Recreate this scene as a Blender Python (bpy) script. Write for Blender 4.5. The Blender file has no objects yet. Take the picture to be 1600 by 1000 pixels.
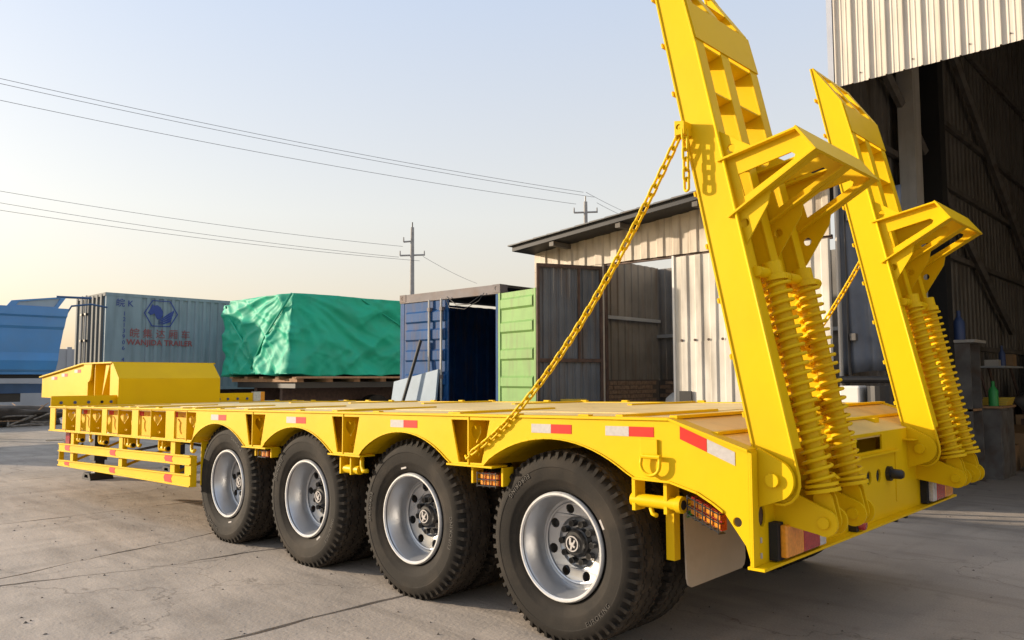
import bpy, bmesh, math, random
from math import sin, cos, pi, radians, sqrt, atan2
from mathutils import Vector, Matrix, noise
from mathutils.geometry import tessellate_polygon

random.seed(7)
S = bpy.context.scene
COL = S.collection

# ---------------------------------------------------------------- camera
YAW, PITCH, ROLL = -0.759384985, 0.0734371565, -0.00278672721
CAM = Vector((2.92158837, -3.45953391, 1.48203659))
fwd = Vector((sin(YAW)*cos(PITCH), cos(YAW)*cos(PITCH), sin(PITCH)))
rgt = Vector((cos(YAW), -sin(YAW), 0)); up = rgt.cross(fwd)
r2 = rgt*cos(ROLL)+up*sin(ROLL); u2 = -rgt*sin(ROLL)+up*cos(ROLL)
cd = bpy.data.cameras.new("camera"); cam = bpy.data.objects.new("camera", cd); COL.objects.link(cam)
cam.matrix_world = Matrix(((r2.x, u2.x, -fwd.x, CAM.x), (r2.y, u2.y, -fwd.y, CAM.y), (r2.z, u2.z, -fwd.z, CAM.z), (0, 0, 0, 1)))
cd.sensor_width = 36; cd.lens = 36*1224.8/1600; cd.clip_start = .05; cd.clip_end = 3000
S.camera = cam

# ---------------------------------------------------------------- sky and sun
SAZ, SEL = radians(30), radians(12.5)          # direction the light travels in the ground plane, and sun height
travel = Vector((cos(SAZ)*cos(SEL), sin(SAZ)*cos(SEL), -sin(SEL)))
tosun = -travel
w = bpy.data.worlds.new("World"); S.world = w; w.use_nodes = True
nt = w.node_tree; nt.nodes.clear()
sky = nt.nodes.new("ShaderNodeTexSky"); sky.sky_type = 'NISHITA'; sky.sun_disc = False
sky.sun_elevation = SEL
sky.sun_rotation = atan2(tosun.x, tosun.y)
sky.altitude = 0; sky.air_density = 1.0; sky.dust_density = 3.0; sky.ozone_density = 2.0
bg = nt.nodes.new("ShaderNodeBackground"); bg.inputs[1].default_value = .15
wo = nt.nodes.new("ShaderNodeOutputWorld")
tc = nt.nodes.new("ShaderNodeTexCoord"); sp_ = nt.nodes.new("ShaderNodeSeparateXYZ"); nt.links.new(tc.outputs["Generated"], sp_.inputs[0])
hz = nt.nodes.new("ShaderNodeValToRGB"); hz.color_ramp.elements[0].position = 0.0; hz.color_ramp.elements[1].position = .45
hz.color_ramp.elements[0].color = (2.35, 1.72, 1.12, 1); hz.color_ramp.elements[1].color = (1.98, 2.16, 2.50, 1)
e_ = hz.color_ramp.elements.new(.20); e_.color = (2.55, 2.36, 2.06, 1)
nt.links.new(sp_.outputs[2], hz.inputs[0])
vm = nt.nodes.new("ShaderNodeVectorMath"); vm.operation = 'SCALE'; vm.inputs[3].default_value = .35; nt.links.new(sky.outputs[0], vm.inputs[0])
va = nt.nodes.new("ShaderNodeVectorMath"); va.operation = 'ADD'; nt.links.new(vm.outputs[0], va.inputs[0]); nt.links.new(hz.outputs[0], va.inputs[1])
nt.links.new(va.outputs[0], bg.inputs[0]); nt.links.new(bg.outputs[0], wo.inputs[0])
sl = bpy.data.lights.new("sun", 'SUN'); sl.energy = 3.8; sl.angle = radians(1.2); sl.color = (1, .83, .63)
so = bpy.data.objects.new("sun", sl); COL.objects.link(so)
so.rotation_euler = travel.to_track_quat('-Z', 'Y').to_euler(); so.location = (-20, -12, 15)
S.view_settings.view_transform = 'Standard'; S.view_settings.look = 'None'
S.view_settings.exposure = .8; S.view_settings.gamma = 1

# ---------------------------------------------------------------- materials
def mat(name, col, rough=.5, metal=0., var=.0, scale=4., bump=0., bscale=60., coat=0., spec=.5, col2=None,
        dirt=None, dirt_amt=0., dirt_scale=3., streak=False, bevel=0., alpha=None, rvar=0.):
    m = bpy.data.materials.new(name); m.use_nodes = True
    n = m.node_tree.nodes; l = m.node_tree.links; b = n["Principled BSDF"]
    b.inputs["Roughness"].default_value = rough; b.inputs["Metallic"].default_value = metal
    b.inputs["Specular IOR Level"].default_value = spec
    b.inputs["Coat Weight"].default_value = coat; b.inputs["Coat Roughness"].default_value = .12
    geo = n.new("ShaderNodeNewGeometry")
    def noise_(sc, det=5, mp=None):
        t = n.new("ShaderNodeTexNoise"); t.inputs["Scale"].default_value = sc; t.inputs["Detail"].default_value = det
        if mp:
            q = n.new("ShaderNodeMapping"); q.inputs["Scale"].default_value = mp
            l.new(geo.outputs["Position"], q.inputs[0]); l.new(q.outputs[0], t.inputs["Vector"])
        else: l.new(geo.outputs["Position"], t.inputs["Vector"])
        return t
    c2 = col2 if col2 else tuple(max(0, c*(1-var)) for c in col)
    t = noise_(scale)
    rp = n.new("ShaderNodeValToRGB"); rp.color_ramp.elements[0].position = .35; rp.color_ramp.elements[1].position = .65
    rp.color_ramp.elements[0].color = (*c2, 1); rp.color_ramp.elements[1].color = (*col, 1)
    l.new(t.outputs["Fac"], rp.inputs[0]); out = rp.outputs[0]
    if dirt:
        t2 = noise_(dirt_scale, 8, (3, 3, .35) if streak else None)
        r3 = n.new("ShaderNodeValToRGB"); r3.color_ramp.elements[0].position = .48; r3.color_ramp.elements[1].position = .72
        r3.color_ramp.elements[0].color = (0, 0, 0, 1); r3.color_ramp.elements[1].color = (dirt_amt,)*3+(1,)
        l.new(t2.outputs["Fac"], r3.inputs[0])
        mx = n.new("ShaderNodeMix"); mx.data_type = 'RGBA'
        l.new(r3.outputs[0], mx.inputs[0]); l.new(out, mx.inputs[6]); mx.inputs[7].default_value = (*dirt, 1); out = mx.outputs[2]
    l.new(out, b.inputs["Base Color"])
    if rvar:
        t5 = noise_(3, 6); mr = n.new("ShaderNodeMapRange"); mr.inputs[3].default_value = max(0.02, rough-rvar); mr.inputs[4].default_value = rough+rvar
        l.new(t5.outputs["Fac"], mr.inputs[0]); l.new(mr.outputs[0], b.inputs["Roughness"])
    nrm = None
    if bevel:
        bv = n.new("ShaderNodeBevel"); bv.samples = 4; bv.inputs[0].default_value = bevel; nrm = bv.outputs[0]
    if bump:
        t4 = noise_(bscale, 6); bp = n.new("ShaderNodeBump"); bp.inputs["Strength"].default_value = bump; bp.inputs["Distance"].default_value = .02
        l.new(t4.outputs["Fac"], bp.inputs["Height"])
        if nrm: l.new(nrm, bp.inputs["Normal"])
        nrm = bp.outputs[0]
    if nrm: l.new(nrm, b.inputs["Normal"])
    m.diffuse_color = (*col, 1)
    return m

YEL = mat("yellow_paint", (.76, .488, .003), .44, var=.05, scale=1.3, coat=.0, bevel=.004, bump=.05, bscale=14, rvar=.06, spec=.14, dirt=(.60, .35, .01), dirt_amt=.3, dirt_scale=2.2)
YELD = mat("yellow_deck_sky_tan", (.80, .58, .22), .42, var=.12, scale=2, bump=.05, bscale=30, dirt=(.5, .36, .14), dirt_amt=.6, dirt_scale=5, rvar=.1)  # sky reflection and dust mixed into the yellow as a tan tone
RUB = mat("tyre_rubber", (.022, .019, .016), .8, var=.2, scale=6, bump=.08, bscale=90, spec=.2, dirt=(.07, .056, .042), dirt_amt=.5, dirt_scale=3.5)
TREAD = mat("dusty_tread", (.050, .041, .033), .9, var=.3, scale=20, bump=.1, bscale=60, spec=.15, dirt=(.10, .08, .06), dirt_amt=.6, dirt_scale=9)
RUBT = mat("raised_rubber", (.06, .053, .046), .6)
STL = mat("silver_rim", (.56, .57, .59), .33, metal=.75, var=.1, scale=9, bump=.03, rvar=.08, dirt=(.3, .28, .25), dirt_amt=.3, dirt_scale=9)
RIMW = mat("rim_edge", (.75, .75, .74), .3, metal=.4, dirt=(.3, .26, .22), dirt_amt=.3, dirt_scale=12)
BLK = mat("black_steel", (.018, .018, .019), .4, var=.2)
BLK2 = mat("matt_black", (.012, .012, .012), .8)
HUBM = mat("black_hub", (.02, .02, .021), .35, var=.2, dirt=(.1, .08, .06), dirt_amt=.3, dirt_scale=14)
RED = mat("red_reflector", (.62, .025, .015), .55, var=.15, scale=40, spec=.2)
WHT = mat("white_reflector", (.50, .47, .45), .55, var=.12, scale=50, spec=.2)
AMB = mat("amber_lens", (.88, .33, .03), .2, var=.2, scale=60, coat=.5)
REDL = mat("red_lens", (.45, .03, .03), .2, var=.25, scale=60, coat=.5)
CLR = mat("clear_lens", (.62, .6, .6), .15, var=.2, scale=60, coat=.5)
FLAP = mat("mudflap_rubber", (.48, .40, .31), .55, var=.15, scale=4, dirt=(.2, .16, .12), dirt_amt=.6, dirt_scale=4)
GRNL = mat("green_label", (.03, .3, .05), .5)
CONC = None
SHEET = mat("cream_sheet", (.69, .635, .55), .6, spec=.2, var=.10, scale=2, dirt=(.34, .29, .23), dirt_amt=.35, dirt_scale=2.0, streak=True)
SHEDS = mat("weathered_sheet", (.60, .52, .41), .5, var=.2, scale=3, dirt=(.22, .16, .10), dirt_amt=.85, dirt_scale=2.4, streak=True)
SHEDW = mat("white_weathered_sheet", (.70, .66, .58), .6, spec=.2, var=.22, scale=2.2, dirt=(.27, .23, .18), dirt_amt=.9, dirt_scale=1.7, streak=True)
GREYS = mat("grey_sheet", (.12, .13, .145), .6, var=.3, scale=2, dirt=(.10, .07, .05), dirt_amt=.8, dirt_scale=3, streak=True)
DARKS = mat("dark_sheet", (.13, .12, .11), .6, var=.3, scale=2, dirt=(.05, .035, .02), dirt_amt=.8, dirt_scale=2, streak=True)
ROOFM = mat("dark_roof", (.014, .016, .022), .6, var=.3)
RUST = mat("rusty_steel", (.09, .05, .035), .7, var=.4, scale=12, bump=.1)
TRIM = mat("blue_grey_trim", (.42, .45, .52), .5, var=.1)
BRICK = mat("brick", (.30, .21, .15), .85, var=.4, scale=20, bump=.2)
MORT = mat("mortar", (.10, .09, .08), .9)
BLUEC = mat("blue_container_paint", (.012, .075, .23), .6, spec=.15, var=.25, scale=3, dirt=(.12, .08, .06), dirt_amt=.5, dirt_scale=4, streak=True)
GRNC = mat("green_container_paint", (.20, .36, .12), .6, spec=.2, var=.1, scale=4, dirt=(.18, .2, .1), dirt_amt=.5, dirt_scale=4, streak=True)
GREYC = mat("blue_grey_container_paint", (.25, .33, .375), .6, spec=.2, var=.1, scale=1.5, dirt=(.12, .16, .18), dirt_amt=.5, dirt_scale=1.5, streak=True)
GREYE = mat("grey_container_end", (.17, .175, .17), .7, spec=.15, var=.15, scale=2)
LOGOB = mat("logo_blue", (.03, .06, .26), .6)
LOGOR = mat("lettering_red", (.28, .07, .07), .6)
BLUED = mat("blue_dump_paint", (.05, .24, .56), .38, var=.12, scale=1.5, dirt=(.08, .2, .36), dirt_amt=.5, dirt_scale=1, coat=.2)
BLUEDD = mat("dark_blue_chassis", (.03, .09, .22), .5, var=.2)
TARP = mat("green_tarp", (.016, .42, .26), .58, var=.12, scale=1.2, bump=.06, bscale=5, coat=.0, spec=.25, dirt=(.05, .30, .20), dirt_amt=.4, dirt_scale=2)
WOOD = mat("pallet_wood", (.42, .24, .12), .8, var=.3, scale=12)
STICK = mat("dry_stick", (.30, .25, .20), .9, var=.5, scale=10)
SOIL = mat("soil", (.11, .09, .075), .95, var=.4, scale=3, bump=.6, bscale=6)
WALLM = mat("grey_boundary_wall", (.40, .40, .41), .85, var=.12, scale=.6, dirt=(.28, .28, .29), dirt_amt=.5, dirt_scale=.8)
POLEM = mat("concrete_pole", (.34, .33, .32), .8, var=.2)
WIREM = mat("wire_hazed_grey", (.16, .16, .18), .7)  # wires greyed in their colour to stand for haze
CARD = mat("cardboard", (.30, .19, .10), .85, var=.2)
GREYB = mat("grey_board", (.36, .38, .40), .5, var=.15)
PALEB = mat("pale_blue_board", (.30, .38, .46), .7, var=.1)
WHITEP = mat("white_plastic", (.72, .70, .66), .4, var=.1)
GREENP = mat("green_plastic", (.03, .30, .07), .5)
BLUEP = mat("blue_plastic", (.04, .07, .18), .5)
YPACK = mat("yellow_packet", (.6, .42, .05), .6)
ALU = mat("pale_column", (.46, .44, .40), .5, var=.15, dirt=(.25, .23, .2), dirt_amt=.5, dirt_scale=3, streak=True)
BLUECOL = mat("blue_column", (.04, .09, .18), .5)
CLOTH = mat("grey_cloth", (.3, .28, .27), .9, var=.3)

def concrete(name, c1, c2, c3):
    m = bpy.data.materials.new(name); m.use_nodes = True
    n = m.node_tree.nodes; l = m.node_tree.links; b = n["Principled BSDF"]
    b.inputs["Roughness"].default_value = .82; b.inputs["Specular IOR Level"].default_value = .3
    geo = n.new("ShaderNodeNewGeometry")
    def ns(sc, det, mp=(1, 1, 1), rot=0, dist=0):
        q = n.new("ShaderNodeMapping"); q.inputs["Scale"].default_value = mp; q.inputs["Rotation"].default_value = (0, 0, rot)
        t = n.new("ShaderNodeTexNoise"); t.inputs["Scale"].default_value = sc; t.inputs["Detail"].default_value = det
        t.inputs["Distortion"].default_value = dist
        l.new(geo.outputs["Position"], q.inputs[0]); l.new(q.outputs[0], t.inputs["Vector"]); return t.outputs["Fac"]
    def ramp(f, a, b_, ca, cb):
        r = n.new("ShaderNodeValToRGB"); r.color_ramp.elements[0].position = a; r.color_ramp.elements[1].position = b_
        r.color_ramp.elements[0].color = (*ca, 1); r.color_ramp.elements[1].color = (*cb, 1); l.new(f, r.inputs[0]); return r.outputs[0]
    def mix(f, a, b_, mode='MIX'):
        x = n.new("ShaderNodeMix"); x.data_type = 'RGBA'; x.blend_type = mode
        if isinstance(f, float): x.inputs[0].default_value = f
        else: l.new(f, x.inputs[0])
        l.new(a, x.inputs[6])
        if isinstance(b_, tuple): x.inputs[7].default_value = (*b_, 1)
        else: l.new(b_, x.inputs[7])
        return x.outputs[2]
    base = ramp(ns(.9, 7, dist=.6), .35, .68, c2, c1)
    streak = ramp(ns(1.6, 8, (.35, 1.6, 1), .5, 1.2), .5, .75, (0, 0, 0), (.55,)*3)
    base = mix(streak, base, c3)
    spots = ramp(ns(5, 9, dist=.3), .60, .72, (0, 0, 0), (.35,)*3)
    base = mix(spots, base, c3)
    pale = ramp(ns(2.2, 9, (1, .3, 1), -.4, .5), .58, .8, (0, 0, 0), (.4,)*3)
    base = mix(pale, base, tuple(min(1, c*1.35) for c in c1))
    grain = ramp(ns(90, 4), .3, .7, (.82,)*3, (1.1,)*3)
    base = mix(1.0, base, grain, 'MULTIPLY')
    speck = ramp(ns(38, 3), .70, .76, (0, 0, 0), (.6,)*3)
    base = mix(speck, base, tuple(c*.5 for c in c3))
    oil = ramp(ns(1.1, 3, dist=.2), .70, .78, (0, 0, 0), (.5,)*3)
    base = mix(oil, base, tuple(c*.6 for c in c3))
    band = ramp(ns(3.5, 6, (1, .12, 1), 1.35, .4), .55, .72, (0, 0, 0), (.30,)*3)
    base = mix(band, base, c3)
    q = n.new("ShaderNodeMapping"); q.inputs["Scale"].default_value = (.42, .42, .42); vo = n.new("ShaderNodeTexVoronoi"); vo.feature = 'DISTANCE_TO_EDGE'; vo.inputs["Scale"].default_value = 1
    dn = n.new("ShaderNodeTexNoise"); dn.inputs["Scale"].default_value = 2.2; dn.inputs["Detail"].default_value = 8
    l.new(geo.outputs["Position"], dn.inputs["Vector"]); l.new(geo.outputs["Position"], q.inputs[0])
    av = n.new("ShaderNodeVectorMath"); av.operation = 'MULTIPLY_ADD'; av.inputs[1].default_value = (.5, .5, 0); l.new(dn.outputs["Color"], av.inputs[0]); l.new(q.outputs[0], av.inputs[2]); l.new(av.outputs[0], vo.inputs["Vector"])
    hair = ramp(vo.outputs["Distance"], .0, .0045, (.55,)*3, (0, 0, 0))
    base = mix(hair, base, tuple(c*.45 for c in c3))
    l.new(base, b.inputs["Base Color"])
    bp = n.new("ShaderNodeBump"); bp.inputs["Strength"].default_value = .35; bp.inputs["Distance"].default_value = .01
    l.new(ns(35, 8), bp.inputs["Height"])
    bp2 = n.new("ShaderNodeBump"); bp2.inputs["Strength"].default_value = .5; bp2.inputs["Distance"].default_value = .03
    l.new(ns(3, 5, (.5, 1.5, 1), .4), bp2.inputs["Height"]); l.new(bp.outputs[0], bp2.inputs["Normal"])
    l.new(bp2.outputs[0], b.inputs["Normal"])
    return m
CONC = concrete("yard_concrete", (.47, .405, .34), (.35, .305, .26), (.21, .18, .15))
CONCD = concrete("crack_dirt", (.05, .042, .035), (.04, .035, .03), (.03, .025, .02))

# ---------------------------------------------------------------- mesh helpers
WL = {}
def tag(o, label=None, cat=None, group=None, kind=None):
    if label: o["label"] = label
    if cat: o["category"] = cat
    if group: o["group"] = group
    if kind: o["kind"] = kind
    return o
def place(o, loc, parent=None):
    WL[o.name] = Vector(loc)
    if parent is not None:
        o.parent = parent; o.location = Vector(loc)-WL[parent.name]
    else: o.location = loc
def thing(name, loc, label, cat, group=None):
    o = bpy.data.objects.new(name, None); COL.objects.link(o); o.empty_display_size = .2
    place(o, loc); return tag(o, label, cat, group)
def link(name, data, loc, parent, rot=None):
    o = bpy.data.objects.new(name, data); COL.objects.link(o); place(o, loc, parent)
    if rot: o.rotation_euler = rot
    return o

class MB:
    def __init__(s): s.v = []; s.f = []; s.mi = []; s.m = 0
    def add(s, vs, fs):
        k = len(s.v); s.v += [tuple(p) for p in vs]; s.f += [tuple(i+k for i in f) for f in fs]; s.mi += [s.m]*len(fs); return s
    def box(s, x0, x1, y0, y1, z0, z1):
        v = [(x, y, z) for x in (x0, x1) for y in (y0, y1) for z in (z0, z1)]
        return s.add(v, [(0, 1, 3, 2), (4, 6, 7, 5), (0, 4, 5, 1), (2, 3, 7, 6), (0, 2, 6, 4), (1, 5, 7, 3)])
    def hexa(s, b, t):   # bottom quad, top quad
        return s.add(list(b)+list(t), [(3, 2, 1, 0), (4, 5, 6, 7), (0, 1, 5, 4), (1, 2, 6, 5), (2, 3, 7, 6), (3, 0, 4, 7)])
    def prism(s, outer, a0, a1, axis='y', holes=()):
        loops = [outer]+list(holes)
        flat = [p for lp in loops for p in lp]; n = len(flat)
        def P(p, a):
            return (p[0], a, p[1]) if axis == 'y' else (a, p[0], p[1]) if axis == 'x' else (p[0], p[1], a)
        tris = tessellate_polygon([[Vector((p[0], p[1], 0)) for p in lp] for lp in loops])
        vs = [P(p, a0) for p in flat]+[P(p, a1) for p in flat]; fs = []
        for t in tris: fs.append((t[0], t[1], t[2])); fs.append((t[2]+n, t[1]+n, t[0]+n))
        k = 0
        for lp in loops:
            m = len(lp)
            for i in range(m): a, b = k+i, k+(i+1) % m; fs.append((a, b, b+n, a+n))
            k += m
        return s.add(vs, fs)
    def tube(s, pts, r, n=8, closed=False):
        pts = [Vector(p) for p in pts]; m = len(pts); rings = []; prev = None
        for i, p in enumerate(pts):
            if closed: d = (pts[(i+1) % m]-pts[i-1])
            else: d = pts[min(i+1, m-1)]-pts[max(i-1, 0)]
            d = d.normalized()
            if prev is None:
                a = d.orthogonal().normalized()
            else:
                a = (prev-d*prev.dot(d)); a = a.normalized() if a.length > 1e-6 else d.orthogonal().normalized()
            prev = a; b = d.cross(a)
            rr = r[i] if isinstance(r, (list, tuple)) else r
            rings.append([p+(a*cos(2*pi*k/n)+b*sin(2*pi*k/n))*rr for k in range(n)])
        vs = [q for rg in rings for q in rg]; fs = []
        for i in range(m if closed else m-1):
            j = (i+1) % m
            for k in range(n): fs.append((i*n+k, i*n+(k+1) % n, j*n+(k+1) % n, j*n+k))
        if not closed: fs.append(tuple(range(n))[::-1]); fs.append(tuple((m-1)*n+k for k in range(n)))
        return s.add(vs, fs)
    def lathe(s, prof, c=(0, 0, 0), n=48, closed=False):   # prof: (y, r) round the y axis
        vs = []; fs = []; m = len(prof)
        for i in range(n):
            a = 2*pi*i/n
            for y, r in prof: vs.append((c[0]+r*cos(a), c[1]+y, c[2]+r*sin(a)))
        for i in range(n):
            j = (i+1) % n
            for k in range(m if closed else m-1):
                q = (k+1) % m; fs.append((i*m+k, i*m+q, j*m+q, j*m+k))
        return s.add(vs, fs)
    def obj(s, name, material, parent=None, smooth=False, fix=True, origin=None, auto=None):
        me = bpy.data.meshes.new(name)
        if origin is None:
            xs = [p[0] for p in s.v]; ys = [p[1] for p in s.v]; zs = [p[2] for p in s.v]
            origin = ((min(xs)+max(xs))/2, (min(ys)+max(ys))/2, min(zs))
        ox, oy, oz = origin
        me.from_pydata([(a-ox, b-oy, c-oz) for a, b, c in s.v], [], s.f)
        ms = material if isinstance(material, (list, tuple)) else [material]
        for m in ms: me.materials.append(m)
        if len(ms) > 1:
            for p, i in zip(me.polygons, s.mi): p.material_index = i
        if fix:
            bm = bmesh.new(); bm.from_mesh(me); bmesh.ops.recalc_face_normals(bm, faces=bm.faces); bm.to_mesh(me); bm.free()
        if smooth:
            for p in me.polygons: p.use_smooth = True
            if auto: me.set_sharp_from_angle(angle=radians(auto))
        o = bpy.data.objects.new(name, me); COL.objects.link(o); place(o, origin, parent)
        return o
def arc(cx, cz, r, a0, a1, n):
    return [(cx+r*cos(radians(a0+(a1-a0)*i/n)), cz+r*sin(radians(a0+(a1-a0)*i/n))) for i in range(n+1)]
def circ(cx, cz, r, n=14): return [(cx+r*cos(2*pi*i/n), cz+r*sin(2*pi*i/n)) for i in range(n)]
def heart(cx, cz, w, h, n=20):
    pts = []
    for i in range(n):
        t = 2*pi*i/n; x = 16*sin(t)**3; y = 13*cos(t)-5*cos(2*t)-2*cos(3*t)-cos(4*t)
        pts.append((cx+x/32*w, cz+(y+2.5)/29*h))
    return pts
def stadium(c0, c1, r0, r1, n=8):   # rounded bar outline between two circles
    (x0, z0), (x1, z1) = c0, c1; a = math.degrees(atan2(z1-z0, x1-x0))
    return arc(x0, z0, r0, a+90, a+270, n)+arc(x1, z1, r1, a-90, a+90, n)
def text_obj(txt, size, material, name, parent, M, depth=.002, bold=0.):
    cu = bpy.data.curves.new(name, 'FONT'); cu.body = txt; cu.size = size; cu.extrude = depth; cu.offset = bold; cu.align_x = 'CENTER'; cu.align_y = 'CENTER'
    cu.resolution_u = 3
    tmp = bpy.data.objects.new(name+"_tmp", cu); COL.objects.link(tmp)
    dg = bpy.context.evaluated_depsgraph_get(); me = bpy.data.meshes.new_from_object(tmp.evaluated_get(dg))
    bpy.data.objects.remove(tmp); bpy.data.curves.remove(cu)
    me.transform(M.to_3x3().to_4x4()); me.materials.clear(); me.materials.append(material)
    o = bpy.data.objects.new(name, me); COL.objects.link(o); place(o, M.translation, parent); return o

# ================================================================= GROUND
g = MB().add([(-1500, -1500, -.03), (1500, -1500, -.03), (1500, 1500, -.03), (-1500, 1500, -.03)], [(0, 1, 2, 3)]).obj("ground", SOIL)
tag(g, kind="structure")
yard = MB().add([(-70, -30, -.022), (30, -30, -.022), (30, 60, -.022), (-70, 60, -.022)], [(0, 1, 2, 3)]).obj("yard_base", CONCD)
tag(yard, kind="structure")
# joints and cracks run roughly along y; each line given by (x at y=-2, slope dx/dy, jaggedness)
joints = [(-70, 0, 0), (-64, 0, .02), (-58, 0, .02), (-52, 0, .02), (-46, 0, .02), (-40, 0, .02), (-34, .0, .02), (-28.5, 0, .03), (-23, 0, .03), (-18, .02, .03), (-14.3, .0, .03), (-10.4, .01, .03), (-6.45, -.012, .02),
          (-3.93, -.24, .05), (-3.68, .145, .055), (-1.45, .034, .022), (4.1, .0, .03), (8, .0, .03), (12.5, 0, .03), (18, 0, .02), (24, 0, .02), (30, 0, 0)]
ys = [-30, -20, -14]+[-10+.09*i for i in range(int(20/.09))]+[10+.5*i for i in range(20)]+[20, 26, 32, 38, 44, 50, 60]
def jx(k, y):
    x, s_, j = joints[k]
    yy = max(-8, min(8, y)) if abs(s_) < .1 else max(-4.2, min(1.0, y))
    if k == 13: yy = max(-1.95, min(.3, y))
    if k == 14 and y > 1: yy = 1
    v = x+s_*(yy+2)
    return v+j*(noise.noise(Vector((k*7.3, y*.8, 0)))*2.2+noise.noise(Vector((k*3.1, y*3.5, 5)))*.8+noise.noise(Vector((k*5.1, y*11, 5)))*.45)
def gap(k, y):
    base = {13: .015, 14: .017, 12: .016, 15: .020}.get(k, .014)
    return base*(.75+noise.noise(Vector((k*2.7, y*2.1, 9)))*1.2) if joints[k][2] else 0
for k in range(len(joints)-1):
    m = MB(); vs = []; n = len(ys)
    for y in ys:
        xa, xb = jx(k, y)+max(.002, gap(k, y)), jx(k+1, y)-max(.002, gap(k+1, y))
        if xb < xa+.02: xb = xa+.02
        vs += [(xa, y, 0), (xb, y, 0), (xa, y, -.021), (xb, y, -.021)]
    fs = []
    for i in range(n-1):
        a = 4*i; b = a+4
        fs += [(a, a+1, b+1, b), (a, b, b+2, a+2), (a+1, a+3, b+3, b+1)]
    m.add(vs, fs); m.obj("concrete_slab", CONC, yard)

# loose grit on the concrete
m = MB(); random.seed(3)
for i in range(1500):
    if i < 900: x, y = random.uniform(-9, 3.2), random.uniform(-3, 2.2)
    else: x, y = random.uniform(-12, 6), random.uniform(-4, 7)
    q_ = random.random()**3*.011+.0025; a = random.uniform(0, 6.28)
    pts = [(x+q_*random.uniform(.7, 1.3)*cos(a+t), y+q_*random.uniform(.7, 1.3)*sin(a+t), .0003) for t in (0, 1.57, 3.14, 4.71)]
    m.add(pts+[(x+q_*.2, y, q_*random.uniform(.6, 1.1))], [(0, 1, 4), (1, 2, 4), (2, 3, 4), (3, 0, 4), (3, 2, 1, 0)])
gr = m.obj("grit", mat("grit_stone", (.20, .17, .14), .9, var=.6, scale=30)); tag(gr, "scattered small stones and grit on the concrete yard", "grit", kind="stuff")

# ================================================================= TRAILER
YC = 1.435
def zt(x): return 1.276+.0168*(min(x, .8)-.8) if x <= .8 else 1.276-(x-.8)*.312
def zb(x): return 1.276+.0168*(x-.8)-.303
T = thing("lowbed_trailer", (-3.5, YC, 0), "bright yellow four axle lowbed trailer with raised loading ramps, parked in the yard", "trailer")
AX = [0, -1.32, -2.64, -3.96]
arches = [(.04, .545), (-1.295, .485), (-2.635, .51), (-3.965, .51)]
pillars = [(-.80, -.455, -.64), (-2.13, -1.785, -1.985), (-3.45, -3.11, -3.32)]
def arch_pts(c, hw, left_to_right=True):
    za = zt(c)-.125; zl = zb(c); h = za-zl; R = (hw*hw+h*h)/(2*h); a = math.degrees(math.asin(min(1, hw/R)))
    p = arc(c, za-R, R, 90+a, 90-a, 20)
    return [(x, z if 0 < i < 20 else zb(x)) for i, (x, z) in enumerate(p)]
def side_outline(rear=True):
    low = [(-8.7, zb(-8.7))]
    for c, hw in arches[::-1]: low += arch_pts(c, hw)
    if rear:
        low += [(.80, .972), (.95, .935), (1.03, .895), (1.085, .86), (1.13, .80), (1.165, .755), (1.195, .715), (1.212, .66), (1.215, .64)]
        topp = [(1.215, 1.146), (.8, zt(.8)), (-8.7, zt(-8.7))]
    else:
        topp = [(arches[0][0]+arches[0][1], zt(.5)), (-8.7, zt(-8.7))]
    return low+topp
recs = [(-8.5, -7.71, -8.07), (-7.54, -6.83, -7.2), (-6.68, -5.945, -6.33), (-5.775, -5.08, -5.435), (-4.88, -4.50, -4.6)]
holes = []
for a, b, r in recs:
    if a < -4.8 and b > -4.6:
        holes.append([(a, zb(a)+.012), (-4.475, zb(-4.5)+.012), (-4.40, zt(a)-.10), (-4.40, zt(a)-.02), (a, zt(a)-.02)])
    else:
        holes.append([(a, zb(a)+.012), (b, zb(b)+.012), (b, zt(b)-.02), (a, zt(a)-.02)])
for a, b, r in pillars:
    holes.append([(a+.07, zb(a)+.012), (b-.07, zb(b)+.012), (b, zt(b)-.03), (a, zt(a)-.03)])
def ym(y, side): return y if side == 0 else 2*YC-y
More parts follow.
